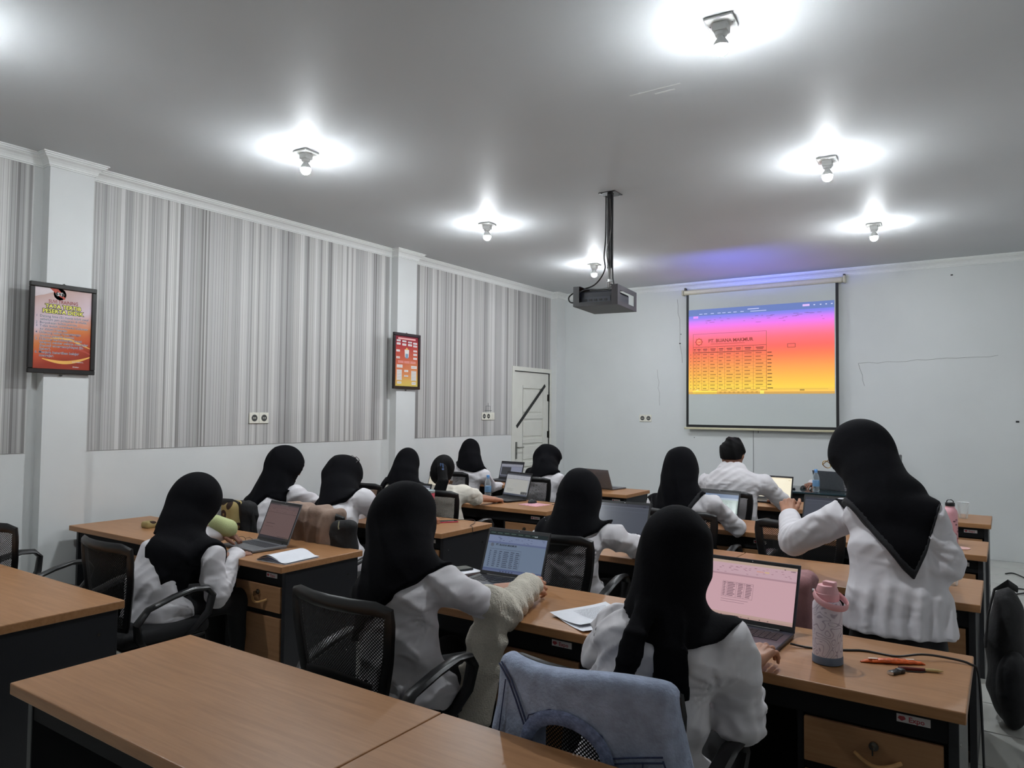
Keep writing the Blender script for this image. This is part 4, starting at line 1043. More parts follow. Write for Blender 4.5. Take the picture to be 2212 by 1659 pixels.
# booklet folded open
def booklet(label, x, y, rz, w=.21, h=.28):
    t = thing('booklet', label, 'booklet', (x, y, TOP + .001), rz)
    for k in range(4):
        prof_ = []
        for i in range(13):
            u = i / 12; prof_.append((u * w * (1 - .02 * k), .004 + (.034 - .009 * k) * math.sin(PI * min(1, u * 1.15)) ** 1.3 * (1 - .25 * u) + .001 * (4 - k)))
        vs = []; fs = []
        for yy in (0, h * .5, h):
            for px_, pz in prof_: vs.append((px_, yy, pz))
        for j in range(2):
            for i in range(12): a = j * 13 + i; fs.append((a, a + 1, a + 14, a + 13))
        link('page', MB().add(vs, fs).mesh('page', m_pap if k != 2 else m_pedge, True), t)
    link('cover', MB().box(0, w, 0, h, 0, .002).mesh('cover', m_pap), t)
    link('fine_print', MB().box(.03, .10, .17, .172, .0445, .0448).box(.03, .085, .155, .1565, .0445, .0448).box(.03, .07, .14, .144, .0445, .0448).mesh('fine_print', mat_flat('print_grey', (110, 112, 120))), t)
    return t
booklet('white booklet folded open at the desk corner beside the brownish laptop', -3.48, 2.605, math.radians(3), .235, .25)
m_ph = mat('phone_black', (20, 21, 22), rough=.25); m_phs = mat('phone_screen_dark', (48, 56, 46), rough=.1); m_phr = mat('phone_case_red', (176, 52, 74), rough=.4)
def phone(label, x, y, rz, m, z=TOP, w=.075, l=.155):
    t = thing('phone', label, 'phone', (x, y, z), rz)
    link('case', MB().rbox(-w / 2, w / 2, -l / 2, l / 2, 0, .010, .004, 2).mesh('case', m, True), t)
    link('screen', MB().rbox(-w / 2 + .004, w / 2 - .004, -l / 2 + .004, l / 2 - .004, .0095, .0108, .0005, 1).mesh('screen', m_phs), t)
phone('pink cased phone lying by the coral tumbler', -3.52, 4.34, math.radians(-35), m_phr)
t = thing('notepad', 'small white notepad under the dark phone', 'notepad', (-2.36, 3.0, TOP), math.radians(-18))
for k in range(5): link('page', MB().box(-.075 + .002 * k, .075 + .002 * k, -.10, .10, .004 * k, .004 * k + .0035).mesh('page', m_pap if k % 2 == 0 else m_pedge), t)
phone('dark phone lying on the small notepad', -2.37, 3.0, math.radians(-22), m_ph, TOP + .02, .078, .165)
m_mpad = mat('mousepad_pink', (206, 150, 160), rough=.6, var=.25, scale=60)
t = thing('mouse_pad', 'pink mouse pad under the black mouse', 'mouse pad', (-3.55, 5.62, TOP), math.radians(-10))
link('pad', MB().rbox(-.11, .11, -.10, .10, 0, .003, .001, 1).mesh('pad', m_mpad), t)
def mouse(label, x, y, rz, z=TOP):
    t = thing('computer_mouse', label, 'mouse', (x, y, z), rz)
    vs = []; fs = []; nu, nv = 14, 7
    for j in range(nv + 1):
        for i in range(nu):
            a = 2 * PI * i / nu; ph = PI / 2 * j / nv; r_x, r_y = .031, .052
            vs.append((r_x * math.cos(a) * math.cos(ph) ** .7, r_y * math.sin(a) * math.cos(ph) ** .7, .034 * math.sin(ph) * (1 - .12 * math.sin(a))))
    for j in range(nv):
        for i in range(nu): i2 = (i + 1) % nu; fs.append((j * nu + i, j * nu + i2, (j + 1) * nu + i2, (j + 1) * nu + i))
    link('shell', MB().add(vs, fs).mesh('shell', m_ph, True), t)
    link('wheel', MB().tube([(-.003, .026, .0275), (.003, .026, .0275)], .007, 10).mesh('wheel', m_keyg), t)
mouse('black mouse on the pink pad', -3.62, 5.70, math.radians(-12), TOP + .003)
mouse('black mouse under the hand on the dark glass table', -1.91, 8.72, math.radians(180))
t = thing('notebook', 'black closed notebook on the dark glass table', 'notebook', (-2.05, 8.62, TOP), .2)
link('cover', MB().rbox(-.08, .08, -.06, .06, 0, .015, .003, 1).mesh('cover', m_ph), t); link('pages', MB().box(-.078, .082, -.058, .058, .003, .012).mesh('pages', m_pap), t)
# orange wrapper, pen and USB stick on the near right desk
m_org = mat('wrapper_orange', (206, 92, 36), rough=.35, var=.3, scale=40, bump=.5, bscale=60); m_orw = mat('wrapper_white', (216, 200, 186), rough=.4); m_ord = mat('wrapper_brown', (84, 36, 22), rough=.4)
t = thing('snack_wrapper', 'crumpled orange snack wrapper on the near right desk', 'wrapper', (-.325, 2.825, TOP), math.radians(28))
vs = []; fs = []
for i in range(17):
    u = i / 16; hw = .014 * (.35 + .65 * math.sin(PI * min(1, max(0, u * 1.15 - .05))) ** .6) + .002 * math.sin(i * 2.3); hz = .007 * math.sin(PI * u) ** .6 + .0022 + .001 * math.sin(i * 3.1)
    for k in range(10):
        a = 2 * PI * k / 10; vs.append((-.11 + .21 * u, hw * math.cos(a), hz + hz * math.sin(a)))
for i in range(16):
    for k in range(10): k2 = (k + 1) % 10; fs.append((i * 10 + k, i * 10 + k2, (i + 1) * 10 + k2, (i + 1) * 10 + k))
link('foil', MB().add(vs, fs).mesh('foil', m_org, True), t)
link('print_patch', MB().box(-.085, -.055, -.007, .004, .0155, .0162).mesh('print_patch', m_orw), t)
link('print_patch', MB().box(.03, .065, -.002, .007, .0158, .0165).mesh('print_patch', m_orw), t)
link('print_patch', MB().box(-.02, .02, -.003, .008, .0160, .0166).mesh('print_patch', m_ord), t)
t = thing('pen', 'gold and dark red pen lying against the orange wrapper', 'pen', (-.25, 2.79, TOP + .006), math.radians(20))
link('barrel', MB().tube([(-.06, 0, 0), (.02, 0, 0)], .0055, 10).mesh('barrel', mat('pen_red', (96, 26, 26), .35)), t)
link('grip', MB().tube([(.02, 0, 0), (.06, 0, 0), (.075, 0, 0)], [.0058, .0055, .001], 10).mesh('grip', mat('pen_gold', (190, 170, 120), .3, .5)), t)
t = thing('usb_stick', 'black USB stick with a chrome end by the orange wrapper', 'usb stick', (-.305, 2.725, TOP), math.radians(60))
link('body', MB().rbox(-.032, .012, -.011, .011, .001, .012, .003, 2).mesh('body', m_ph, True), t); link('swivel', MB().rbox(.005, .026, -.012, .012, 0, .014, .003, 2).mesh('swivel', m_pbk, True), t)
link('chrome_end', MB().box(-.036, -.031, -.010, .010, .002, .011).mesh('chrome_end', m_chrome), t)
cable('lanyard', [(.02, 0, .006), (.05, -.01, .002), (.08, -.03, .002), (.10, -.032, .002)], .0018, m_ph, t)
o = cable('charger_cable', [(-.66, 2.80, TOP + .012), (-.60, 2.82, TOP + .004), (-.50, 2.86, TOP + .004), (-.43, 2.90, TOP + .004), (-.33, 2.90, TOP + .004), (-.25, 2.92, TOP + .02), (-.18, 2.96, TOP + .012), (-.11, 2.96, TOP + .004), (-.085, 2.95, TOP - .03), (-.075, 2.93, .5), (-.07, 2.9, .25), (-.06, 2.8, .03), (-.04, 2.6, .006), (-.02, 2.4, .006)], .004, m_black)
tag(o, 'black charger cable running over the right desk edge to the floor', 'cable')
o = cable('floor_cable', [(-.02, 8.95, .006), (.05, 9.02, .006), (.16, 8.75, .006), (.22, 8.35, .006), (.10, 8.05, .006), (.02, 8.0, .006), (-.02, 8.2, .006), (.12, 8.25, .006), (.3, 8.0, .006), (.5, 7.9, .006)], .006, m_black)
tag(o, 'black cable looped on the white floor at the far right', 'cable')
o = cable('floor_cable', [(.02, 4.95, .006), (.12, 4.72, .006), (.28, 4.5, .006), (.6, 4.3, .006)], .006, m_black)
tag(o, 'black cable leaving the floor bag towards the right edge', 'cable')
o = cable('thin_cable', [(-3.52, 4.45, TOP + .003), (-3.40, 4.50, TOP + .012), (-3.32, 4.42, TOP + .004), (-3.27, 4.30, TOP + .003), (-3.22, 4.26, TOP - .0), (-3.208, 4.25, TOP - .06)], .0022, m_black)
tag(o, 'thin dark cable at the desk corner by the pink phone', 'cable')
o = cable('thin_cable', [(-3.55, 5.86, TOP + .004), (-3.46, 5.84, TOP + .004), (-3.40, 5.78, TOP + .004), (-3.42, 5.72, TOP + .003)], .0025, m_black)
tag(o, 'thin dark cable beside the mouse on the pink pad', 'cable')
# folded glasses on the left desk
m_gl = mat('spectacle_frame', (30, 24, 20), rough=.35)
t = thing('eyeglasses', 'thin brown eyeglasses lying behind the brownish laptop', 'glasses', (-4.03, 2.86, TOP), math.radians(35))
for s in (-1, 1):
    link('rim', MB().tube([(s * .036 + .026 * math.cos(a), 0, .022 + .019 * math.sin(a)) for a in np.linspace(0, 2 * PI, 17)[:-1]], .0016, 5, closed=True).mesh('rim', m_gl), t)
    link('temple', MB().tube([(s * .064, 0, .03), (s * .068, .06, .025), (s * .066, .12, .004)], .0016, 5).mesh('temple', m_gl), t)
link('bridge', MB().tube([(-.012, 0, .026), (0, -.003, .029), (.012, 0, .026)], .0016, 5).mesh('bridge', m_gl), t)
# black box standing behind the standing woman, and things on the far right desk
t = thing('loudspeaker', 'black box corner rising behind the standing woman\'s head', 'speaker', (-.885, 7.10, TOP))
link('cabinet', MB().rbox(-.13, .13, -.12, .12, 0, .50, .006, 1).mesh('cabinet', m_pbk), t)
link('grille', MB().rbox(-.115, .115, -.128, -.118, .02, .48, .004, 1).mesh('grille', m_fab), t)
t = thing('printed_sheets', 'white papers on the far right desk', 'papers', (-.62, 6.90, TOP + .001)); sheet(t, 'sheet', .21, .297, (0, 0, 0), .3, .004)
m_leo = None
# ------------------------------------------------------------------ soft shapes: distance fields turned into meshes
F32 = np.float32
def nrm(v): v = np.array(v, float); return v / (np.linalg.norm(v) + 1e-9)
def smin(a, b, k): h = np.clip(.5 + .5 * (b - a) / k, 0, 1); return b + (a - b) * h - k * h * (1 - h)
def rc(p, a, b, r1, r2):
    a = np.asarray(a, F32); ba = np.asarray(b, F32) - a
    q = p - a; t = np.clip(q @ ba / (ba @ ba + 1e-9), 0, 1)
    return np.linalg.norm(q - t[:, None] * ba, axis=1) - (r1 + (r2 - r1) * t)
def ell(p, c, r, M=None):
    q = p - np.asarray(c, F32)
    if M is not None: q = q @ np.asarray(M, F32).T          # rows of M: local axes
    r = np.asarray(r, F32); k0 = np.linalg.norm(q / r, axis=1); k1 = np.linalg.norm(q / (r * r), axis=1)
    return k0 * (k0 - 1) / np.maximum(k1, 1e-6)
def tubeq(p, pts, ax, A, B, k=.0):
    """oval body along a polyline: half width A along ax, half depth B"""
    ax = np.asarray(ax, F32); out = None
    for i in range(len(pts) - 1):
        a = np.asarray(pts[i], F32); ba = np.asarray(pts[i + 1], F32) - a; q = p - a
        t = np.clip(q @ ba / (ba @ ba + 1e-9), 0, 1); o = q - t[:, None] * ba
        u = o @ ax; w = np.sqrt(np.maximum((o * o).sum(1) - u * u, 0))
        aa = A[i] + (A[i + 1] - A[i]) * t; bb = B[i] + (B[i + 1] - B[i]) * t
        k0 = np.sqrt((u / aa) ** 2 + (w / bb) ** 2 + 1e-12); k1 = np.sqrt((u / aa ** 2) ** 2 + (w / bb ** 2) ** 2 + 1e-12)
        d = k0 * (k0 - 1) / k1
        d = np.where(k0 < .3, -np.minimum(aa, bb) * .7, d)
        out = d if out is None else (smin(out, d, k) if k else np.minimum(out, d))
    return out
CORN = np.array([(x, y, z) for z in (0, 1) for y in (0, 1) for x in (0, 1)])
EDG = [(0, 1), (2, 3), (4, 5), (6, 7), (0, 2), (1, 3), (4, 6), (5, 7), (0, 4), (1, 5), (2, 6), (3, 7)]
def polygonize(f, lo, hi, h):
    lo = np.asarray(lo, float); hi = np.asarray(hi, float); Bk = 4
    nb = np.maximum(np.ceil((hi - lo) / (h * Bk)).astype(int), 1); n = nb * Bk
    gi = np.stack(np.meshgrid(*[np.arange(k) for k in nb], indexing='ij'), -1).reshape(-1, 3)
    cen = lo + (gi * Bk + (Bk - 1) / 2) * h
    dc = f(cen.astype(F32))
    act = np.abs(dc) < h * Bk * 1.25 + .012
    D = np.repeat(np.repeat(np.repeat(dc.reshape(nb), Bk, 0), Bk, 1), Bk, 2).astype(F32)
    off = np.stack(np.meshgrid(*[np.arange(Bk)] * 3, indexing='ij'), -1).reshape(-1, 3)
    idx = (gi[act][:, None, :] * Bk + off[None]).reshape(-1, 3)
    D[idx[:, 0], idx[:, 1], idx[:, 2]] = f((lo + idx * h).astype(F32))
    D[0], D[-1], D[:, 0], D[:, -1], D[:, :, 0], D[:, :, -1] = 1, 1, 1, 1, 1, 1
    S = D < 0
    cnt = sum(S[c[0]:n[0] - 1 + c[0], c[1]:n[1] - 1 + c[1], c[2]:n[2] - 1 + c[2]].astype(np.int8) for c in CORN)
    cells = np.argwhere((cnt > 0) & (cnt < 8))
    V = np.stack([D[cells[:, 0] + c[0], cells[:, 1] + c[1], cells[:, 2] + c[2]] for c in CORN], 1)
    acc = np.zeros((len(cells), 3)); num = np.zeros(len(cells))
    for a, b in EDG:
        va, vb = V[:, a], V[:, b]; m = (va < 0) != (vb < 0)
        t = np.where(m, va / np.where(m, va - vb, 1), 0)
        acc += np.where(m[:, None], CORN[a] + t[:, None] * (CORN[b] - CORN[a]), 0); num += m
    verts = lo + (cells + acc / num[:, None]) * h
    idm = -np.ones(n, int); idm[cells[:, 0], cells[:, 1], cells[:, 2]] = np.arange(len(cells))
    faces = []
    for ax in range(3):
        u, v = [(1, 2), (2, 0), (0, 1)][ax]
        sl0 = [slice(None)] * 3; sl1 = [slice(None)] * 3; sl0[ax] = slice(0, n[ax] - 1); sl1[ax] = slice(1, n[ax])
        A_ = S[tuple(sl0)]; B_2 = S[tuple(sl1)]
        e = np.argwhere(A_ != B_2); e = e[(e[:, u] > 0) & (e[:, v] > 0)]
        du = np.zeros(3, int); du[u] = 1; dv = np.zeros(3, int); dv[v] = 1
        g = lambda q: idm[q[:, 0], q[:, 1], q[:, 2]]
        q = np.stack([g(e - du - dv), g(e - dv), g(e), g(e - du)], 1)
        fl = A_[e[:, 0], e[:, 1], e[:, 2]]
        q = np.where(fl[:, None], q, q[:, ::-1])
        faces.append(q[(q >= 0).all(1)])
    return verts, np.concatenate(faces)
def np_mesh(name, parts, m, origin=(0, 0, 0)):
    """parts: list of (verts, quads)"""
    me = bpy.data.meshes.new(name); k = 0; VV = []; FF = []
    for v, f in parts: VV.append(np.asarray(v) - np.asarray(origin)); FF.append(np.asarray(f) + k); k += len(v)
    V = np.concatenate(VV); Fq = np.concatenate(FF)
    me.vertices.add(len(V)); me.vertices.foreach_set('co', V.astype(F32).ravel())
    me.loops.add(Fq.size); me.loops.foreach_set('vertex_index', Fq.astype(np.int32).ravel())
    me.polygons.add(len(Fq)); me.polygons.foreach_set('loop_start', np.arange(0, Fq.size, 4, dtype=np.int32)); me.polygons.foreach_set('loop_total', np.full(len(Fq), 4, np.int32))
    me.update(calc_edges=True); me.polygons.foreach_set('use_smooth', np.ones(len(Fq), bool)); me.materials.append(m); me.validate()
    return me
def wrinkle(p, seed, amp, f=38., dirv=(.3, .2, 1.)):
    """cloth folds: bent parallel creases with a fading mask"""
    r_ = np.random.RandomState(seed); d = np.asarray(nrm(np.array(dirv) + r_.uniform(-.25, .25, 3)), F32)
    a1, a2 = [np.asarray(nrm(r_.normal(size=3)), F32) for _ in range(2)]
    ph = p @ d * f + 1.6 * np.sin(p @ a1 * 8 + r_.uniform(0, 6)) + .9 * np.sin(p @ a2 * 15 + r_.uniform(0, 6))
    mk = np.clip(.35 + .9 * np.sin(p @ a2 * 9 + 2 * np.sin(p @ a1 * 6 + r_.uniform(0, 6))), 0, 1)
    return amp * mk * (2 * np.abs(np.sin(ph * .5)) - 1.2)

# ---- hands: palm with four fingers and a thumb, fingers towards +y, back of the hand +z, thumb side +x
HANDS = {}
def hand_mesh(style):
    if style in HANDS: return HANDS[style]
    cu = dict(type=(28, 38, 22), flat=(8, 12, 8), relax=(22, 34, 20), grip=(48, 62, 38), fist=(72, 88, 50))[style]
    prims = []; kn = [(-.034, .080, -.002), (-.012, .089, .002), (.011, .090, .003), (.032, .084, 0)]
    ln = [(.031, .020, .016), (.040, .025, .018), (.043, .027, .019), (.038, .023, .018)]; rd = [.0078, .0088, .0092, .009]
    for k in kn: prims.append(((k[0] * .45, .006, 0), k, .017, .0125))
    groups = [prims]
    for i, k in enumerate(kn):
        ang = 0; p_ = np.array(k, float); fr = []; sp_ = (i - 1.4) * -.05
        for j in range(3):
            ang += math.radians(cu[j] * (1 + .08 * (3 - i)) if not (style == 'type' and i == 3 and j == 1) else cu[j] * .7)
            q_ = p_ + ln[i][j] * np.array((-math.sin(sp_) * math.cos(ang), math.cos(ang), -math.sin(ang)))
            fr.append((p_, q_, rd[i] * (1.08 - .1 * j), rd[i] * (.98 - .1 * j))); p_ = q_
        groups.append(fr)
    th = [((.020, .018, -.004), (.046, .048, -.014), .0165, .0125), ((.046, .048, -.014), (.058, .078, -.022), .0115, .0105), ((.058, .078, -.022), (.060, .102, -.030), .0100, .0085)]
    groups.append(th)
    fa = [((0, .01, 0), (0, -.20, .0), .027, .036)]
    def f(p):
        d = None
        for g_ in groups:
            dg_ = None
            for a, b, r1, r2 in g_:
                e = rc(p, a, b, r1, r2); dg_ = e if dg_ is None else smin(dg_, e, .006)
            d = dg_ if d is None else smin(d, dg_, .005)
        for a, b, r1, r2 in fa: d = smin(d, rc(p * np.array((1, 1, 1.25), F32), a, b, r1, r2) * .85, .03)
        return d
    HANDS[style] = polygonize(f, (-.085, -.25, -.13), (.11, .20, .06), .0042)
    return HANDS[style]
def place_hand(style, W, d, up, right):
    """right hand has its thumb on its left (towards the body's middle)"""
    v, q = hand_mesh(style); d = nrm(d); up = np.array(up, float); up = nrm(up - d * (up @ d)); x = np.cross(d, up)
    vv = v.copy(); qq = q
    if right: vv[:, 0] *= -1; qq = q[:, ::-1]
    return np.asarray(W) + vv @ np.stack([x, d, up]), qq

m_skin = mat('skin', (172, 122, 96), rough=.5, var=.06, scale=40)
m_skind = mat('skin_deep', (132, 90, 70), rough=.5, var=.06, scale=40)
m_hij = mat('hijab_black_cloth', (7, 7, 11), rough=.9, var=.25, scale=90, bump=.12, bscale=160, spec=.12)
m_hijs = mat('hijab_sheer_edge', (22, 22, 26), rough=.9, var=.2, scale=60)
def shirt_mat(name, col, st=.9):
    m = mat(name, col, rough=.85, var=.03, scale=14, spec=.15)
    nt = m.node_tree; N_ = nt.nodes; L_ = nt.links; tc = N_.new('ShaderNodeTexCoord'); mp = N_.new('ShaderNodeMapping'); mp.inputs['Rotation'].default_value = (.5, .6, .3); mp.inputs['Scale'].default_value = (1, 1, 2.0)
    L_.new(tc.outputs['Object'], mp.inputs['Vector'])
    n1 = N_.new('ShaderNodeTexNoise'); n1.noise_type = 'RIDGED_MULTIFRACTAL'; n1.inputs['Scale'].default_value = 8.0; n1.inputs['Detail'].default_value = 2.5; n1.inputs['Distortion'].default_value = .5
    L_.new(mp.outputs['Vector'], n1.inputs['Vector'])
    bp = N_.new('ShaderNodeBump'); bp.inputs['Strength'].default_value = st; bp.inputs['Distance'].default_value = .016
    L_.new(n1.outputs['Fac'], bp.inputs['Height']); L_.new(bp.outputs['Normal'], N_['Principled BSDF'].inputs['Normal'])
    return m
m_shirt = shirt_mat('white_shirt_cotton', (208, 205, 208))
m_tunic = shirt_mat('white_tunic_crepe', (210, 207, 211), .35)
m_shirtc = shirt_mat('cream_shirt_cotton', (216, 210, 198))
m_trous = mat('black_trousers', (14, 14, 17), rough=.85, var=.2, scale=40)
m_eye = mat('eye_dark', (20, 14, 12), rough=.15); m_shoe = mat('shoe_black', (18, 17, 17), rough=.4)
m_hair = mat('hair_dark', (8, 7, 8), rough=.7, var=.3, scale=120, stretch=(1, 1, .08), bump=.3, bscale=140, spec=.12)
shoe_me = MB().rbox(-.042, .042, -.08, .17, 0, .075, .03, 3).mesh('shoe', m_shoe, True)
eye_me = MB().lathe([(.001, -.009), (.007, -.006), (.009, 0), (.007, .006), (.001, .009)], 10).mesh('eye', m_eye, True)

def person(label, H, N, P, yaw=0., pitch=12., tyaw=0., sw=.17, RS=None, LS=None, RE=None, RW=None, LE=None, LW=None, rh='type', lh='type', hem=None, drapes=(), hs=1.0,
           vox=.011, bulk=1.0, shirt=None, hair=None, standing=False, skin=None, seed=1, rcut=1.0, lcut=1.0, peplum=None, fold=.0065, hood=(.112, .14, .142), rdir=None, ldir=None, hunch=.04,
           sl=1.0, trousers=None, roll=0., rup=(0, 0, 1), lup=(0, 0, 1), hoodback=.02, bell=1.0, capefw=.3, band=0):
    H, N, P = [np.array(v, float) for v in (H, N, P)]; skin = skin or m_skin; shirt = shirt or m_shirt
    ty = math.radians(tyaw); ax = np.array((math.cos(ty), math.sin(ty), 0)); fw = np.array((-math.sin(ty), math.cos(ty), 0)); up = np.array((0, 0, 1.))
    sp_up = nrm(N - P)
    RS = N - .055 * up + fw * .02 + ax * sw if RS is None else np.array(RS); LS = N - .055 * up + fw * .02 - ax * sw if LS is None else np.array(LS)
    def dflt(S, s): return S + ax * .07 * s + fw * .16 - up * .22
    RE = dflt(RS, 1) if RE is None else np.array(RE); LE = dflt(LS, -1) if LE is None else np.array(LE)
    def dw(E, s): w_ = E + fw * .24 - ax * .05 * s; w_[2] = max(TOP + .045, min(w_[2], .86)); return w_
    RW = dw(RE, 1) if RW is None else np.array(RW); LW = dw(LE, -1) if LW is None else np.array(LW)
    org = np.array((P[0], P[1], 0.))
    t = thing('person', label, 'person', org, 0, 'people in the training room')
    # head frame
    yw, pt = math.radians(yaw + tyaw), math.radians(pitch)
    Fd = np.array((-math.sin(yw) * math.cos(pt), math.cos(yw) * math.cos(pt), -math.sin(pt))); Rt = nrm(np.cross(Fd, up)); Ud = np.cross(Rt, Fd)
    if roll:
        c_, s_ = math.cos(math.radians(roll)), math.sin(math.radians(roll)); Rt, Ud = Rt * c_ + Ud * s_, Ud * c_ - Rt * s_
    HM = np.stack([Rt, Fd, Ud])
    back = -fw
    mid1 = P + (N - P) * .36 + back * hunch; mid2 = P + (N - P) * .74 + back * hunch * .8
    spine = [P - up * .03, mid1, mid2, N - sp_up * .03]
    A = np.array([.182, .168, .176, .100]) * bulk; B = np.array([.138, .120, .114, .070]) * bulk
    def torso(p, g=0.): return smin(tubeq(p, spine, ax, A + g, B + g, .03), rc(p, LS, RS, .062 * bulk + g, .062 * bulk + g), .07)
    def cutpt(E, W, c): return E + (W - E) * c
    RWc, LWc = cutpt(RE, RW, rcut), cutpt(LE, LW, lcut)
    def sleeves(p):
        r_ = smin(rc(p, RS, RE, .066 * sl, .060 * sl), rc(p, RE, RWc, .059 * sl, .046 * sl if rcut > .6 else .055), .02)
        l_ = smin(rc(p, LS, LE, .066 * sl, .060 * sl), rc(p, LE, LWc, .059 * sl, .046 * sl if lcut > .6 else .055), .02)
        return r_, l_
    pts = np.stack([P, N, RS, LS, RE, LE, RWc, LWc])
    lo, hi = pts.min(0) - .24, pts.max(0) + .2
    hem_z = P[2] - .16
    def f_shirt(p):
        d = torso(p); r_, l_ = sleeves(p)
        if not standing:
            d = smin(d, ell(p, P - up * .03 + fw * .03, (.205 * bulk, .17 * bulk, .12)), .05)
        else:
            d = smin(d, tubeq(p, peplum[0], ax, peplum[1], peplum[2], .02) + (.008 * np.sin((p @ np.asarray(ax, F32)) * 96 + 1.6 * np.sin(p[:, 2] * 11)) + .006 * np.sin((p @ np.asarray(ax, F32)) * 57 + 2 + 2 * np.sin(p[:, 2] * 6))) * np.clip((peplum[0][0][2] - p[:, 2]) / .2, 0, 1), .03)
        d = smin(d, r_, .045); d = smin(d, l_, .045)
        d = d + wrinkle(p, seed, fold, 48, (.25, .3, 1)) + wrinkle(p, seed + 7, fold * .8, 62, (1, .4, -.6)) + wrinkle(p, seed + 3, fold * .45, 105, (-.7, .2, .8))
        for S_ in (RS, LS):
            q_ = p - np.asarray(S_ - up * .10, F32); r_ = np.linalg.norm(q_, axis=1); an_ = np.arctan2(q_[:, 2], q_ @ np.asarray(ax, F32))
            d = d + fold * .8 * np.sin(an_ * 13 + seed + 3 * np.sin(r_ * 20)) * np.clip((r_ - .075) / .05, 0, 1) * np.exp(-(r_ / .17) ** 2)
        for E_, W_ in ((RE, RW), (LE, LW)):
            e_ = np.asarray(nrm(W_ - E_), F32); q_ = p - np.asarray(E_, F32); s_ = q_ @ e_
            d = d + .0042 * np.sin(s_ * 150 + 2.2 * np.sin(q_[:, 0] * 30 + seed)) * np.exp(-((q_ * q_).sum(1)) / .010)
        if standing: d = np.maximum(d, hem_z - p[:, 2])
        return np.maximum(d, -rc(p, N + sp_up * .05, N + sp_up * .35, .052, .12))
    if standing:
        hem_z = peplum[0][-1][2]; lo[2] = hem_z - .03
    else: lo[2] = P[2] - .2
    link('shirt', np_mesh('shirt', [polygonize(f_shirt, lo, hi, vox)], shirt, org), t)
    # body: head, neck, trunk and arms in one skin mesh; hands with five fingers
    q = hs
    def f_body(p):
        d = ell(p, H, (.074 * q, .094 * q, .110 * q), HM)
        d = smin(d, ell(p, H + Fd * .045 * q - Ud * .07 * q, (.048 * q, .045 * q, .045 * q), HM), .03)
        d = smin(d, rc(p, H + Fd * .088 * q + Ud * .012 * q, H + Fd * .108 * q - Ud * .022 * q, .009, .013), .012)
        d = smin(d, ell(p, H + Fd * .084 * q - Ud * .052 * q, (.024, .012, .009), HM), .008)
        for s in (-1, 1): d = smin(d, ell(p, H + Rt * s * .077 * q - Ud * .01 - Fd * .005, (.010, .020, .030), HM), .008)
        d = smin(d, rc(p, N - sp_up * .03, H - Ud * .05 * q - Fd * .012, .056, .050), .03)
        d = smin(d, torso(p, -.022), .03)
        d = smin(d, np.minimum(np.minimum(rc(p, RS, RE, .045, .038), rc(p, RE, RW, .036, .027)), np.minimum(rc(p, LS, LE, .045, .038), rc(p, LE, LW, .036, .027))), .02)
        return d
    pts2 = np.stack([P, N, RS, LS, RE, LE, RW, LW, H + .15, H - .15]); lo2, hi2 = pts2.min(0) - .16, pts2.max(0) + .08
    parts = [polygonize(f_body, lo2, hi2, max(vox, .0095))]
    parts.append(place_hand(rh, RW, rdir if rdir is not None else (RW - RE) + fw * .1, rup, True)); parts.append(place_hand(lh, LW, ldir if ldir is not None else (LW - LE) + fw * .1, lup, False))
    link('body', np_mesh('body', parts, skin, org), t)
    for s in (-1, 1): link('eye', eye_me, t, H + Fd * .086 * q + Rt * s * .032 * q + Ud * .012 * q - org)
    # head scarf
    if hem is not None:
        us = np.array([h_[0] for h_ in hem]); vs_ = np.array([h_[1] for h_ in hem])
        hr = np.array(hood) * hs; Hc = H - Fd * hoodback + Ud * .012
        def f_h(p):
            d = ell(p, Hc, hr, HM)
            u = (p - np.asarray(N, F32)) @ np.asarray(ax, F32); v = -(p - np.asarray(N, F32)) @ np.asarray(sp_up, F32)
            hm = np.interp(u, us, vs_).astype(F32)
            nk = H + (N - H) * .62
            be = tubeq(p, [H - Ud * .02 - Fd * hoodback, nk + back * .022, N + back * .012 - sp_up * .03, N + back * .008 - sp_up * .16], ax, np.array([hr[0] * .97, .118, .152, .178]) * bell, np.array([hr[1] * .9, .118, .122, .125]) * bell, .03)
            be = smin(be, rc(p, H - Fd * .05 - Ud * .03, N + back * .055 - sp_up * .10, hr[0] * .86, .105 * bell), .04)
            tq = smin(torso(p, .021), np.minimum(rc(p, RS, RS + (RE - RS) * .16, .085, .080), rc(p, LS, LS + (LE - LS) * .16, .085, .080)), .03)
            cape = np.maximum(np.maximum(smin(tq, be, .03), (v - hm) * .8), (p - np.asarray(N, F32)) @ np.asarray(fw, F32) - capefw)
            d = smin(d, np.maximum(be, v - np.maximum(hm, .02)), .03)
            d = smin(d, cape, .02)
            for pl, a_, b_ in drapes:
                d = smin(d, tubeq(p, pl, ax, [a_[0] + (a_[1] - a_[0]) * i / (len(pl) - 1) for i in range(len(pl))], [b_] * len(pl), .01), .012)
            d = d + wrinkle(p, seed + 11, .0036, 46, (.6, .2, .5)) + wrinkle(p, seed + 5, .0026, 80, (.8, -.3, .4))
            op = ell(p, H + Fd * .105 * hs - Ud * .012, (.070 * hs, .075 * hs, .098 * hs), HM)
            return np.maximum(d, -op)
        ptsh = np.stack([H, N, RS, LS] + [np.array(x) for pl, _, _ in drapes for x in pl])
        lo3, hi3 = ptsh.min(0) - .22, ptsh.max(0) + .2; lo3[2] = min(lo3[2], N[2] - max(vs_) - .12)
        hj = link('hijab', np_mesh('hijab', [polygonize(f_h, lo3, hi3, vox)], m_hij, org), t)
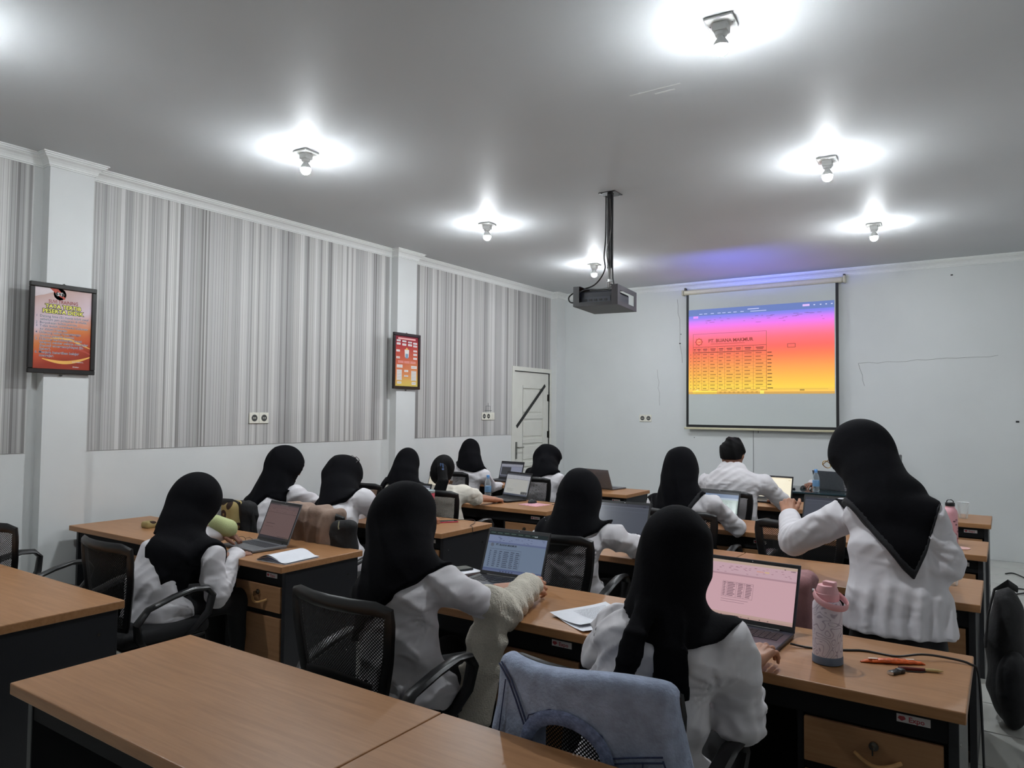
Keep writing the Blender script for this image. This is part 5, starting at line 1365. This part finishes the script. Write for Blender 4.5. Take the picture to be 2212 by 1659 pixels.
        if band:
            def f_band(p):
                u = (p - np.asarray(N, F32)) @ np.asarray(ax, F32); v = -(p - np.asarray(N, F32)) @ np.asarray(sp_up, F32); w_ = (p - np.asarray(N, F32)) @ np.asarray(fw, F32)
                hm = np.interp(u, us, vs_).astype(F32); d = f_h(p) - .0035
                return np.maximum(np.maximum(d, (hm - band - v) * .75), np.maximum((v - hm - .004) * .75, np.maximum(w_ - .02, np.abs(u - .5 * (us[1] + us[-2])) - .5 * (us[-2] - us[1]))))
            link('hem_band', np_mesh('hem_band', [polygonize(f_band, lo3, hi3, vox * .9)], m_hijs, org), hj)
    if hair is not None:
        Hc = H - Fd * .012 + Ud * .012
        def f_hair(p):
            loc_ = (p - np.asarray(H, F32)) @ np.asarray(HM.T, F32)
            d = ell(p, Hc, np.array((.084, .104, .119)) * hs * (1.08 if hair == 'long' else 1.0), HM) + wrinkle(p, seed, .0022, 150, (1, .5, .2)) + (wrinkle(p, seed + 4, .009, 75, (1, .2, .3)) + wrinkle(p, seed + 9, .006, 120, (.2, .3, 1)) if hair == 'short' else 0)
            if hair == 'short': d = np.maximum(d, np.maximum(loc_[:, 1] - .045 - .5 * np.maximum(loc_[:, 2] - .04, 0), -.035 - loc_[:, 2] - .3 * np.maximum(-loc_[:, 1], 0)))
            else:
                d = smin(d, ell(p, H - Fd * .03 - Ud * .055, (.078, .075, .075), HM), .02)
                d = np.maximum(d, loc_[:, 1] - .05 - .4 * np.maximum(loc_[:, 2] - .05, 0))
                for pl, a_, b_ in drapes: d = smin(d, tubeq(p, pl, ax, np.linspace(a_[0], a_[1], len(pl)), np.linspace(b_, b_ * .5, len(pl)), .01) + wrinkle(p, seed + 2, .005, 170, (1, .3, .05)), .03)
            return d
        ptsh = np.stack([H] + [np.array(x) for pl, _, _ in drapes for x in pl])
        link('hair', np_mesh('hair', [polygonize(f_hair, ptsh.min(0) - .17, ptsh.max(0) + .17, .0065)], m_hair, org), t)
    # legs
    tm = trousers or m_trous
    if not standing:
        hips = [P + ax * s * .085 - up * .0 + fw * .03 for s in (-1, 1)]; knees = [P + ax * s * .12 + fw * .42 - up * .03 for s in (-1, 1)]; feet = [k - up * (k[2] - .09) + fw * .04 for k in knees]
        def f_t(p):
            d = ell(p, P - up * .02, (.185 * bulk, .15 * bulk, .11))
            for h_, k_, f_ in zip(hips, knees, feet): d = smin(d, smin(rc(p, h_, k_, .088 * bulk, .066), rc(p, k_, f_, .066, .05), .02), .03)
            return d + wrinkle(p, seed, .003, 40)
        ptt = np.stack(hips + knees + feet); link('trousers', np_mesh('trousers', [polygonize(f_t, ptt.min(0) - .17, ptt.max(0) + .14, .015)], tm, org), t)
        for f_ in feet: link('shoe', shoe_me, t, (f_[0] - org[0], f_[1] - org[1], 0), ty)
    else:
        base = [P + up * .04, P - up * .25, np.array((P[0], P[1] - .02, .10))]
        f_t = lambda p: tubeq(p, base, ax, [.16, .185, .20], [.125, .15, .16], .03) + .006 * np.sin((p @ np.asarray(ax, F32)) * 60)
        ptt = np.stack(base); link('skirt', np_mesh('skirt', [polygonize(f_t, ptt.min(0) - .24, ptt.max(0) + .24, .014)], tm, org), t)
        for s in (-1, 1):
            o_ = ax * s * .09; link('shoe', shoe_me, t, (o_[0], o_[1] - .02, 0), ty)
    return t

V3 = lambda *a: np.array(a, float)
# ---- the woman in the cream cardigan, nearest on the left of the aisle
p12 = person('woman in black hijab and pale shirt, cream cardigan slipping off her arm', at(880, 1128, 2.28), at(872, 1212, 2.17), V3(-1.95, 2.16, .55), pitch=14, sw=.175, RS=at(972, 1268, 2.22), LS=V3(-2.12, 2.27, .95),
       RE=at(1088, 1322, 2.46), RW=at(1142, 1268, 2.73), LE=V3(-2.28, 2.40, .80), LW=V3(-2.17, 2.68, .80), rh='relax', hem=[(-.32, .40), (-.10, .27), (.0, .18), (.10, .09), (.17, .02), (.22, -.05)], vox=.0080, seed=3, fold=.009, rup=(.75, -.3, .6),
       rdir=at(1180, 1262, 2.84) - at(1142, 1268, 2.72), hood=(.126, .155, .155), hoodback=.03)
# ---- front right
p13 = person('woman in black hijab with two scarf ends down her back, nearest person', at(1464, 1207, 2.17), at(1445, 1312, 2.08), V3(-.92, 2.06, .55), pitch=10, sw=.175, RS=at(1572, 1402, 2.13), LS=at(1345, 1362, 2.17),
       RE=at(1598, 1545, 2.17), RW=at(1622, 1432, 2.44), LE=V3(-1.14, 2.26, .78), LW=V3(-1.02, 2.52, .80), hem=[(-.24, -.06), (-.12, .02), (.0, .07), (.10, .06), (.17, .03), (.22, -.05)], vox=.0075, seed=5, fold=.009,
       drapes=[([at(1405, 1290, 2.00), at(1374, 1370, 1.89), at(1354, 1430, 1.865), at(1336, 1500, 1.86)], (.036, .040), .016), ([at(1448, 1320, 1.99), at(1450, 1400, 1.925), at(1448, 1500, 1.905)], (.040, .056), .016)],
       rdir=at(1655, 1392, 2.52) - at(1622, 1432, 2.42), hood=(.112, .135, .152), rcut=.42, sl=1.24, bell=.74, bulk=1.06)
# ---- left, bent over the laptop
p1 = person('woman in black hijab hunched over the laptop beside the near pier', at(427, 1085, 2.46), at(392, 1160, 2.33), V3(-3.75, 2.18, .54), pitch=26, sw=.165, RS=at(452, 1200, 2.38), LS=V3(-3.95, 2.42, .86),
       RE=at(470, 1282, 2.40), RW=at(508, 1200, 2.60), LE=V3(-4.08, 2.50, .80), LW=at(478, 1150, 2.74), hem=[(-.32, -.08), (-.06, -.02), (.0, .02), (.025, .29), (.15, .31), (.19, .22), (.25, -.05)], vox=.0085, seed=9, hunch=.06,
       rdir=V3(-.02, .30, -.02), ldir=V3(.20, .20, -.10), lh='relax', hood=(.125, .150, .155), sl=1.08, skin=m_skind, bell=.88)
og = V3(-3.75, 2.18, 0)
cuff_a, cuff_b = at(466, 1128, 2.70), at(492, 1142, 2.76)
m_lime = mat('pale_green_knit', (176, 184, 132), rough=.9, var=.06, scale=200, bump=.3, bscale=260)
link('cuff', np_mesh('cuff', [polygonize(lambda p: rc(p, cuff_a, cuff_b, .045, .058) + wrinkle(p, 4, .004, 60), np.minimum(cuff_a, cuff_b) - .08, np.maximum(cuff_a, cuff_b) + .08, .007)], m_lime, og), p1)
# ---- middle
person('woman in black hijab before the wide dark screen, shirt creased at the waist', at(1258, 1072, 3.80), at(1240, 1135, 3.71), V3(-2.08, 3.72, .55), pitch=12, RS=at(1322, 1158, 3.78), RE=at(1396, 1192, 3.98), RW=V3(-1.92, 4.18, .80),
       LE=V3(-2.42, 3.86, .80), LW=V3(-2.28, 4.14, .80), hem=[(-.32, .10), (-.15, .14), (.0, .12), (.10, .05), (.17, .0), (.22, -.06)], vox=.009, seed=13, fold=.009, hood=(.118, .155, .15), hoodback=.03)
person('woman in black hijab with a V-shaped scarf hem, left of the man', at(1472, 1012, 5.15), at(1468, 1062, 5.07), V3(-1.90, 5.07, .55), pitch=6, RS=at(1540, 1090, 5.08), LS=at(1418, 1092, 5.10), RE=at(1592, 1140, 5.26), RW=V3(-1.76, 5.50, .80),
       hem=[(-.28, .02), (-.20, .06), (-.10, .26), (.02, .33), (.08, .22), (.17, .04), (.24, -.04)], vox=.010, seed=17, hood=(.122, .14, .150), band=.055)
person('heavy-set man with short dark hair in a white shirt', at(1582, 982, 6.66), at(1582, 1009, 6.57), V3(-2.03, 6.53, .56), pitch=14, RS=at(1650, 1046, 6.60), LS=at(1528, 1044, 6.62), RE=at(1692, 1085, 6.78), RW=V3(-1.78, 7.02, .80), bulk=1.32, hs=1.28, vox=.011, seed=19,
       hair='short', skin=m_skind, sl=1.15, fold=.009)
p11 = person('standing woman in a white peplum tunic and long pointed black hijab', at(1852, 986, 3.86), at(1912, 1062, 3.70), V3(-.40, 3.56, .86), yaw=52, pitch=34, tyaw=10, RS=at(2000, 1122, 3.62), LS=at(1818, 1118, 3.76), RE=at(2040, 1215, 3.60), RW=at(2005, 1268, 3.80),
       LE=at(1716, 1165, 4.04), LW=at(1704, 1112, 4.24), ldir=at(1700, 1075, 4.30) - at(1704, 1112, 4.24), lh='fist', lcut=.82, lup=(0, -.9, .3), hem=[(-.24, -.04), (-.18, .05), (-.04, .25), (.05, .37), (.09, .41), (.14, .30), (.20, .10), (.26, -.05)], vox=.0085, seed=23, standing=True, shirt=m_tunic,
       peplum=([V3(-.40, 3.57, .99), V3(-.40, 3.56, .92), V3(-.395, 3.55, .80), V3(-.39, 3.54, .685)], [.150, .160, .205, .238], [.112, .122, .155, .178]), hood=(.128, .158, .155), sl=1.28, fold=.006, hoodback=.03, band=.035)
person('woman in black hijab leaning beside the leopard cloth', at(622, 1008, 3.88), at(588, 1070, 3.74), V3(-4.87, 3.60, .55), yaw=-22, pitch=24, RS=at(640, 1068, 3.84), RE=at(692, 1092, 4.02), RW=V3(-4.45, 4.25, .80),
       hem=[(-.32, .36), (-.12, .34), (.0, .20), (.06, .08), (.10, -.02), (.22, -.1)], vox=.011, seed=29, hood=(.122, .16, .152), hoodback=.03, capefw=.03)
person('woman in black hijab with eyeglasses pushed up on her head', at(745, 1030, 3.85), at(735, 1086, 3.70), V3(-3.85, 3.58, .55), yaw=-16, pitch=28, RS=at(786, 1080, 3.72), RE=at(822, 1118, 3.90), RW=V3(-3.60, 4.15, .80),
       hem=[(-.32, .25), (-.16, .32), (-.08, .22), (-.02, .08), (.08, .05), (.17, .0), (.22, -.1)], vox=.011, seed=31, hood=(.122, .155, .150), sl=1.15)
person('woman in black hijab and cream shirt before the far pier', at(882, 1003, 5.20), at(874, 1038, 5.10), V3(-4.82, 5.04, .55), pitch=12, RS=at(905, 1062, 5.14), hem=[(-.32, .28), (-.14, .25), (-.09, .06), (.1, .07), (.17, .0), (.22, -.1)], vox=.011, seed=37, shirt=m_shirtc, hood=(.108, .125, .145))
p5 = person('girl with a dark ponytail and a blue hair claw', at(957, 1018, 5.06), at(958, 1056, 4.97), V3(-4.02, 4.99, .55), pitch=26, RS=at(1002, 1066, 5.04), RE=at(1026, 1074, 5.24), RW=at(1066, 1079, 5.46), rcut=.12, hair='long', hs=1.06,
       drapes=[([at(955, 1012, 4.93), at(957, 1040, 4.86), at(950, 1060, 4.83)], (.045, .075), .04)], vox=.010, seed=41, shirt=m_shirtc, rh='grip', sl=1.1)
m_claw = mat('hair_claw_blue', (84, 108, 150), rough=.3)
cl0 = at(955, 1006, 4.905); og5 = V3(-4.02, 4.99, 0)
link('hair_claw', MB().rbox(cl0[0] - .03 - og5[0], cl0[0] + .03 - og5[0], cl0[1] - .02 - og5[1], cl0[1] + .02 - og5[1], cl0[2] - .055, cl0[2] - .022, .010, 2)
     .tube([tuple(cl0 - og5 + (-.013, 0, -.03)), tuple(cl0 - og5 + (-.012, -.006, .018)), tuple(cl0 - og5 + (.012, -.006, .018)), tuple(cl0 - og5 + (.013, 0, -.03))], .006, 8).mesh('hair_claw', m_claw, True), p5)
person('upright woman in black hijab in the last row under the striped wall', at(1018, 977, 6.60), at(1018, 1003, 6.52), V3(-5.04, 6.52, .55), pitch=4, RS=at(1046, 1028, 6.56), RE=at(1062, 1052, 6.74), RW=at(1090, 1048, 6.96), rcut=.62, hem=[(-.3, -.02), (-.15, .04), (.12, .05), (.17, .0), (.22, -.1)], vox=.012, seed=43, hood=(.108, .125, .145))
person('woman in black hijab bowing her head beside the door', at(1186, 993, 6.74), at(1178, 1018, 6.60), V3(-4.06, 6.56, .55), yaw=-45, pitch=30, RS=at(1204, 1036, 6.60), hem=[(-.3, .05), (-.1, .12), (.05, .05), (.17, -.02), (.22, -.1)], vox=.012, seed=47, hood=(.118, .16, .148))
person('seated person at the dark glass table, only a hand on the mouse showing', V3(-1.36, 9.22, 1.14), V3(-1.36, 9.30, .99), V3(-1.38, 9.28, .55), tyaw=180, pitch=12, RS=V3(-1.53, 9.26, .93), RE=V3(-1.66, 9.10, .80), RW=V3(-1.84, 8.86, .80), rdir=V3(-.06, -.14, -.02), rh='type',
       hem=[(-.2, .02), (.2, .02)], vox=.014, seed=53, skin=m_skind)
# glasses
def spectacles(label, c, face, rgt, m=m_gl, tl=.10):
    c = np.array(c); f_ = nrm(face); r_ = nrm(rgt); u_ = np.cross(r_, f_)
    t = thing('eyeglasses', label, 'glasses', c)
    for s in (-1, 1):
        link('rim', MB().tube([r_ * (s * .034 + .026 * math.cos(a)) + u_ * .020 * math.sin(a) for a in np.linspace(0, 2 * PI, 17)[:-1]], .0022, 5, closed=True).mesh('rim', m), t)
        link('temple', MB().tube([r_ * s * .064, r_ * s * .072 - f_ * tl * .5, r_ * s * .074 - f_ * tl], .002, 5).mesh('temple', m), t)
    link('bridge', MB().tube([-r_ * .010 + u_ * .006, u_ * .009, r_ * .010 + u_ * .006], .002, 5).mesh('bridge', m), t)
spectacles('dark eyeglasses pushed up on top of a hijab', at(768, 990, 3.92), (.3, .75, .55), (.93, -.3, -.1))
m_gold = mat('gold_wire', (196, 160, 90), .25, 1.0)
spectacles('gold rimmed eyeglasses at the standing woman\'s cheek', at(1796, 1003, 3.98), (-.74, .42, -.52), (.5, .86, 0), m_gold)
# cardigan hanging from her forearm
m_card = mat('cream_rib_knit', (196, 190, 176), rough=.95, var=.08, scale=160, stretch=(1, 1, 1), bump=.5, bscale=180)
RE_, RW_ = at(1088, 1322, 2.46), at(1142, 1268, 2.73); up_ = at(1040, 1295, 2.36)
def f_card(p):
    d = smin(rc(p, up_ + (RE_ - up_) * .35, RE_, .077, .072), rc(p, RE_, RW_, .071, .060), .02)
    ax_ = nrm(RW_ - RE_)
    rib = .0022 * np.sin((p @ np.asarray(ax_, F32)) * 420) + .005 * np.sin((p @ np.asarray(ax_, F32)) * 75 + 2 * np.sin(p[:, 2] * 40))
    fall = tubeq(p, [at(1066, 1325, 2.40), at(1052, 1385, 2.37), at(1035, 1445, 2.34), at(1020, 1560, 2.30)], (.83, .56, 0), [.06, .085, .09, .075], [.035, .03, .032, .03], .02) + wrinkle(p, 6, .010, 55, (.9, .5, .05)) 
    return smin(d + rib, fall, .03)
cpts = np.stack([up_, RE_, RW_, at(1020, 1560, 2.30)])
o = tag(link('cardigan', np_mesh('cardigan', [polygonize(f_card, cpts.min(0) - .12, cpts.max(0) + .12, .0065)], m_card)), 'cream ribbed cardigan pulled over one forearm and hanging down', 'cardigan')

# ------------------------------------------------------------------ jackets, bags
def denim():
    m = mat('denim_light_blue', (150, 160, 182), rough=.9, var=.2, scale=26, bump=.35, bscale=120, detail=6)
    return m
m_den = denim(); m_denk = mat('denim_dark_seam', (58, 66, 96), rough=.9, var=.3, scale=200); m_dend = mat('denim_collar_blue', (112, 124, 156), rough=.9, var=.35, scale=60, bump=.4, bscale=160)
# jacket over the chair back of c13: local frame of that chair
cx_, cy_, cz_ = -.942, 1.955, .016
def f_den(p):
    q = p - np.array((cx_, cy_, cz_), F32); x, y, z = q[:, 0], q[:, 1], q[:, 2]
    yb = -.255 + .05 * (x / .25) ** 2
    # shell over the top of the backrest with flaps on both sides
    top = .905 + .012 * np.sin(x * 11) - .16 * np.maximum(np.abs(x) - .225, 0)
    hw = .262 + .10 * np.clip((.86 - z), 0, .5) * np.where(x > 0, 1.6, .75)
    dx = np.abs(x) - hw; dy = np.abs(y - yb + .02 * np.clip(.85 - z, 0, 1)) - (.040 + .03 * np.clip(.9 - z, 0, .5)); dz = z - top
    o_ = np.maximum(np.maximum(dx, dy), dz); k = .03
    d = np.sqrt(np.maximum(dx + k, 0) ** 2 + np.maximum(dy + k, 0) ** 2 + np.maximum(dz + k, 0) ** 2) + np.minimum(np.maximum(np.maximum(dx + k, dy + k), dz + k), 0) - k
    d = d + wrinkle(p, 3, .007, 34, (1, 0, .25)) * np.clip((.90 - z) / .2, 0, 1) + .010 * np.sin(x * 46 + 2 * np.sin(z * 8)) * np.clip((np.abs(x) - .17) / .08, 0, 1) * np.clip((.82 - z) / .2, 0, 1)
    d = np.maximum(d, .46 + .03 * np.sin(x * 9) - z)
    ar = np.sqrt(((x + .005) / .112) ** 2 + (np.maximum(z - .70, 0) / .085) ** 2) - 1     # arch of the neck opening
    d = np.maximum(d, -ar * .09)
    return d
tj = thing('denim_jacket', 'light blue denim jacket hung over the nearest chair back', 'jacket', (cx_, cy_, cz_))
link('shell', np_mesh('shell', [polygonize(f_den, (cx_ - .42, cy_ - .42, .42), (cx_ + .42, cy_ - .1, .98), .0065)], m_den, (cx_, cy_, cz_)), tj)
def onb(x, z): return (x, -.255 + .05 * (x / .25) ** 2 - .02 * max(0, .85 - z) - (.040 + .03 * max(0, min(.5, .9 - z))) - .004, z)
arch = [onb(-.128, z) for z in (.47, .55, .63, .70)] + [onb(-.005 + .122 * math.cos(a), .70 + .095 * math.sin(a)) for a in np.linspace(PI * .95, PI * .05, 13)] + [onb(.118, z) for z in (.70, .63, .55, .47)]
link('collar_band', MB().tube(arch, .012, 8, flat=(.005, .019), side=(0, 1, 0)).mesh('collar_band', m_dend, True), tj)
def seam(pts, r=.0024): link('seam', MB().tube([onb(*p) for p in pts], r, 6).mesh('seam', m_denk, True), tj)
seam([(-.245, .875), (-.20, .84), (-.17, .80), (-.135, .745)]); seam([(-.235, .882), (-.19, .847), (-.16, .807), (-.128, .755)])
seam([(.118, .725), (.16, .735), (.20, .742), (.245, .748)]); seam([(.118, .712), (.16, .722), (.20, .729), (.247, .735)])
seam([(.245, .74), (.26, .70), (.275, .655), (.28, .60)]); seam([(.20, .73), (.198, .62), (.196, .5)], .0018); seam([(-.15, .70), (-.17, .60), (-.19, .5)], .0018); seam([(-.215, .84), (-.235, .70), (-.25, .55)], .0018)
seam([(-.14 , .71), (-.12, .775), (-.05, .808), (.03, .808), (.10, .775), (.125, .72)], .0018)
link('button', MB().tube([onb(-.16, .56), tuple(np.array(onb(-.16, .56)) + (0, -.006, 0))], .008, 10).mesh('button', m_chrome, True), tj)
# beige jacket over c3
m_bei = mat('beige_jacket_cloth', (140, 118, 104), rough=.85, var=.08, scale=30, bump=.25, bscale=60)
bx, by = -3.77, 3.25
def f_bei(p):
    q = p - np.array((bx, by, 0), F32); x, y, z = q[:, 0], q[:, 1], q[:, 2]
    hw = .25 + .18 * np.clip(.9 - z, 0, .4); top = .968 - .22 * np.maximum(np.abs(x + .02) - .18, 0)
    k = .04; dx = np.abs(x) - hw + k; dy = np.abs(y) - (.078 + .08 * np.clip(.9 - z, 0, .5)) + k; dz = z - top + k
    d = np.sqrt(np.maximum(dx, 0) ** 2 + np.maximum(dy, 0) ** 2 + np.maximum(dz, 0) ** 2) + np.minimum(np.maximum(np.maximum(dx, dy), dz), 0) - k
    return np.maximum(d + .012 * np.sin(x * 52 + 2.2 * np.sin(z * 9 + x * 6)) + wrinkle(p, 8, .006, 60, (1, .2, .5)), .5 - z)
tag(link('beige_jacket', np_mesh('beige_jacket', [polygonize(f_bei, (bx - .4, by - .25, .48), (bx + .4, by + .25, 1.0), .009)], m_bei)), 'beige jacket draped on the chair behind the brownish laptop', 'jacket')
# black bag on the same chair
def rsoft(name, label, cat, c, r, m, seed, h=.011, k=.05, amp=.006):
    c = np.array(c, float); r = np.array(r, float)
    def f(p):
        q = np.abs(p - np.asarray(c, F32)) - np.asarray(r - k, F32)
        d = np.linalg.norm(np.maximum(q, 0), axis=1) + np.minimum(q.max(1), 0) - k
        return d + wrinkle(p, seed, amp, 40) + wrinkle(p, seed + 2, amp * .7, 70, (1, .5, .1))
    t = thing(name, label, cat, (c[0], c[1], c[2] - r[2]))
    link('body', np_mesh('body', [polygonize(f, c - r - .05, c + r + .05, h)], m, (c[0], c[1], c[2] - r[2])), t)
    return t
m_bag = mat('bag_black_nylon', (9, 9, 11), rough=.85, var=.3, scale=20, bump=.3, bscale=40)
b1 = rsoft('shoulder_bag', 'black bag hanging on the chair beside the beige jacket', 'bag', (-3.42, 3.20, .78), (.10, .05, .13), m_bag, 4)
link('zip_pull', MB().tube([(.02, -.06, .26), (.03, -.075, .23), (.035, -.075, .215)], .004, 6).mesh('zip_pull', mat('zip_olive', (130, 124, 96), .5)), b1)
# leopard cloth
def leo_mat():
    m = mat('leopard_cloth', (170, 150, 96), rough=.9, var=.08, scale=30)
    nt = m.node_tree; N_ = nt.nodes; L_ = nt.links; b = N_['Principled BSDF']; tc = N_.new('ShaderNodeTexCoord')
    v = N_.new('ShaderNodeTexVoronoi'); v.inputs['Scale'].default_value = 12; L_.new(tc.outputs['Object'], v.inputs['Vector'])
    rp = N_.new('ShaderNodeValToRGB'); e = rp.color_ramp.elements; rp.color_ramp.interpolation = 'CONSTANT'
    e[0].position = 0; e[0].color = rgb(128, 98, 56); e[1].position = .2; e[1].color = rgb(44, 24, 14); k = e.new(.43); k.color = rgb(150, 134, 88)
    L_.new(v.outputs['Distance'], rp.inputs['Fac']); L_.new(rp.outputs['Color'], b.inputs['Base Color']); return m
m_leo = leo_mat()
rsoft('leopard_cloth', 'leopard print cloth over the chair behind the hunched woman', 'cloth', tuple(at(503, 1114, 3.30)), (.09, .06, .115), m_leo, 5, amp=.008)
rsoft('leopard_pouch', 'small leopard print end lying on the desk left of the hunched woman', 'cloth', tuple(at(322, 1137, 2.86) + (0, 0, .012)), (.05, .04, .026), m_leo, 6, .008, .02, .003)
b2 = rsoft('black_bag', 'black bag with straps hanging behind the brownish laptop', 'bag', tuple(at(530, 1122, 3.36)), (.10, .06, .14), m_bag, 9)
link('strap', MB().tube([(.05, 0, .24), (.12, -.02, .16), (.17, -.03, .02), (.18, -.02, -.12)], .02, 8, flat=(.006, .022), side=(0, 1, 0)).mesh('strap', m_bag, True), b2)
m_rose = mat('rose_jacket_cloth', (150, 108, 110), rough=.9, var=.1, scale=30, bump=.25, bscale=60)
rsoft('rose_jacket', 'dusty rose garment hanging behind the pink screen laptop', 'jacket', tuple(at(1732, 1318, 3.36)), (.055, .10, .16), m_rose, 7, .009, .04, .006)
# backpack on the floor beside the right desks
bc = V3(.0, 4.72, .33)
def f_bp(p):
    q = p - np.asarray(bc, F32)
    d = ell(q, (-.005, .05, .10), (.085, .20, .25)); d = smin(d, ell(q, (.01, -.05, -.16), (.095, .20, .17)), .05); d = smin(d, ell(q, (-.02, .02, -.03), (.075, .18, .25)), .06)
    return np.maximum(d + wrinkle(p, 4, .008, 34, (.2, .3, 1)), -p[:, 2] + .002)
tb = thing('backpack', 'black backpack slumped on the floor beside the right desks', 'bag', (bc[0], bc[1], 0))
link('body', np_mesh('body', [polygonize(f_bp, bc - (.3, .35, .36), bc + (.3, .35, .42), .011)], m_bag, (bc[0], bc[1], 0)), tb)
def f_bpk(p):
    q = p - np.asarray(bc, F32)
    return np.maximum(ell(q, (.015, -.13, -.13), (.08, .14, .20)) + wrinkle(p, 9, .005, 40), -p[:, 2] + .004)
link('front_pocket', np_mesh('front_pocket', [polygonize(f_bpk, bc - (.3, .35, .36), bc + (.3, .35, .42), .011)], mat('bag_charcoal', (16, 17, 20), .85, var=.3, scale=25, bump=.3), (bc[0], bc[1], 0)), tb)
link('strap', MB().tube([(.04, .02, .68), (.0, -.05, .72), (-.06, -.06, .68), (-.09, -.12, .55), (-.10, -.18, .40)], .02, 8, flat=(.006, .02), side=(1, 0, 0)).mesh('strap', m_bag, True), tb)

# small things seen between the people
rsoft('pink_pouch', 'small pale pink pouch on the desk below the standing woman\'s hand', 'pouch', tuple(V3(-1.50, 5.62, TOP + .022)), (.055, .035, .022), mat('pouch_pale_pink', (206, 164, 158), rough=.7), 12, .007, .018, .002)
rsoft('patterned_pouch', 'small dark patterned pouch on the far right desk by the clear cup', 'pouch', tuple(V3(-.50, 7.05, TOP + .04)), (.06, .05, .04), m_leo, 14, .008, .02, .003)
t = thing('coaster', 'pale pink coaster beside the slim pink bottle', 'coaster', (-.25, 5.50, TOP))
link('disc', MB().lathe([(.055, 0), (.056, .002), (.055, .004)], 28).mesh('disc', MATS['pouch_pale_pink'], True), t)
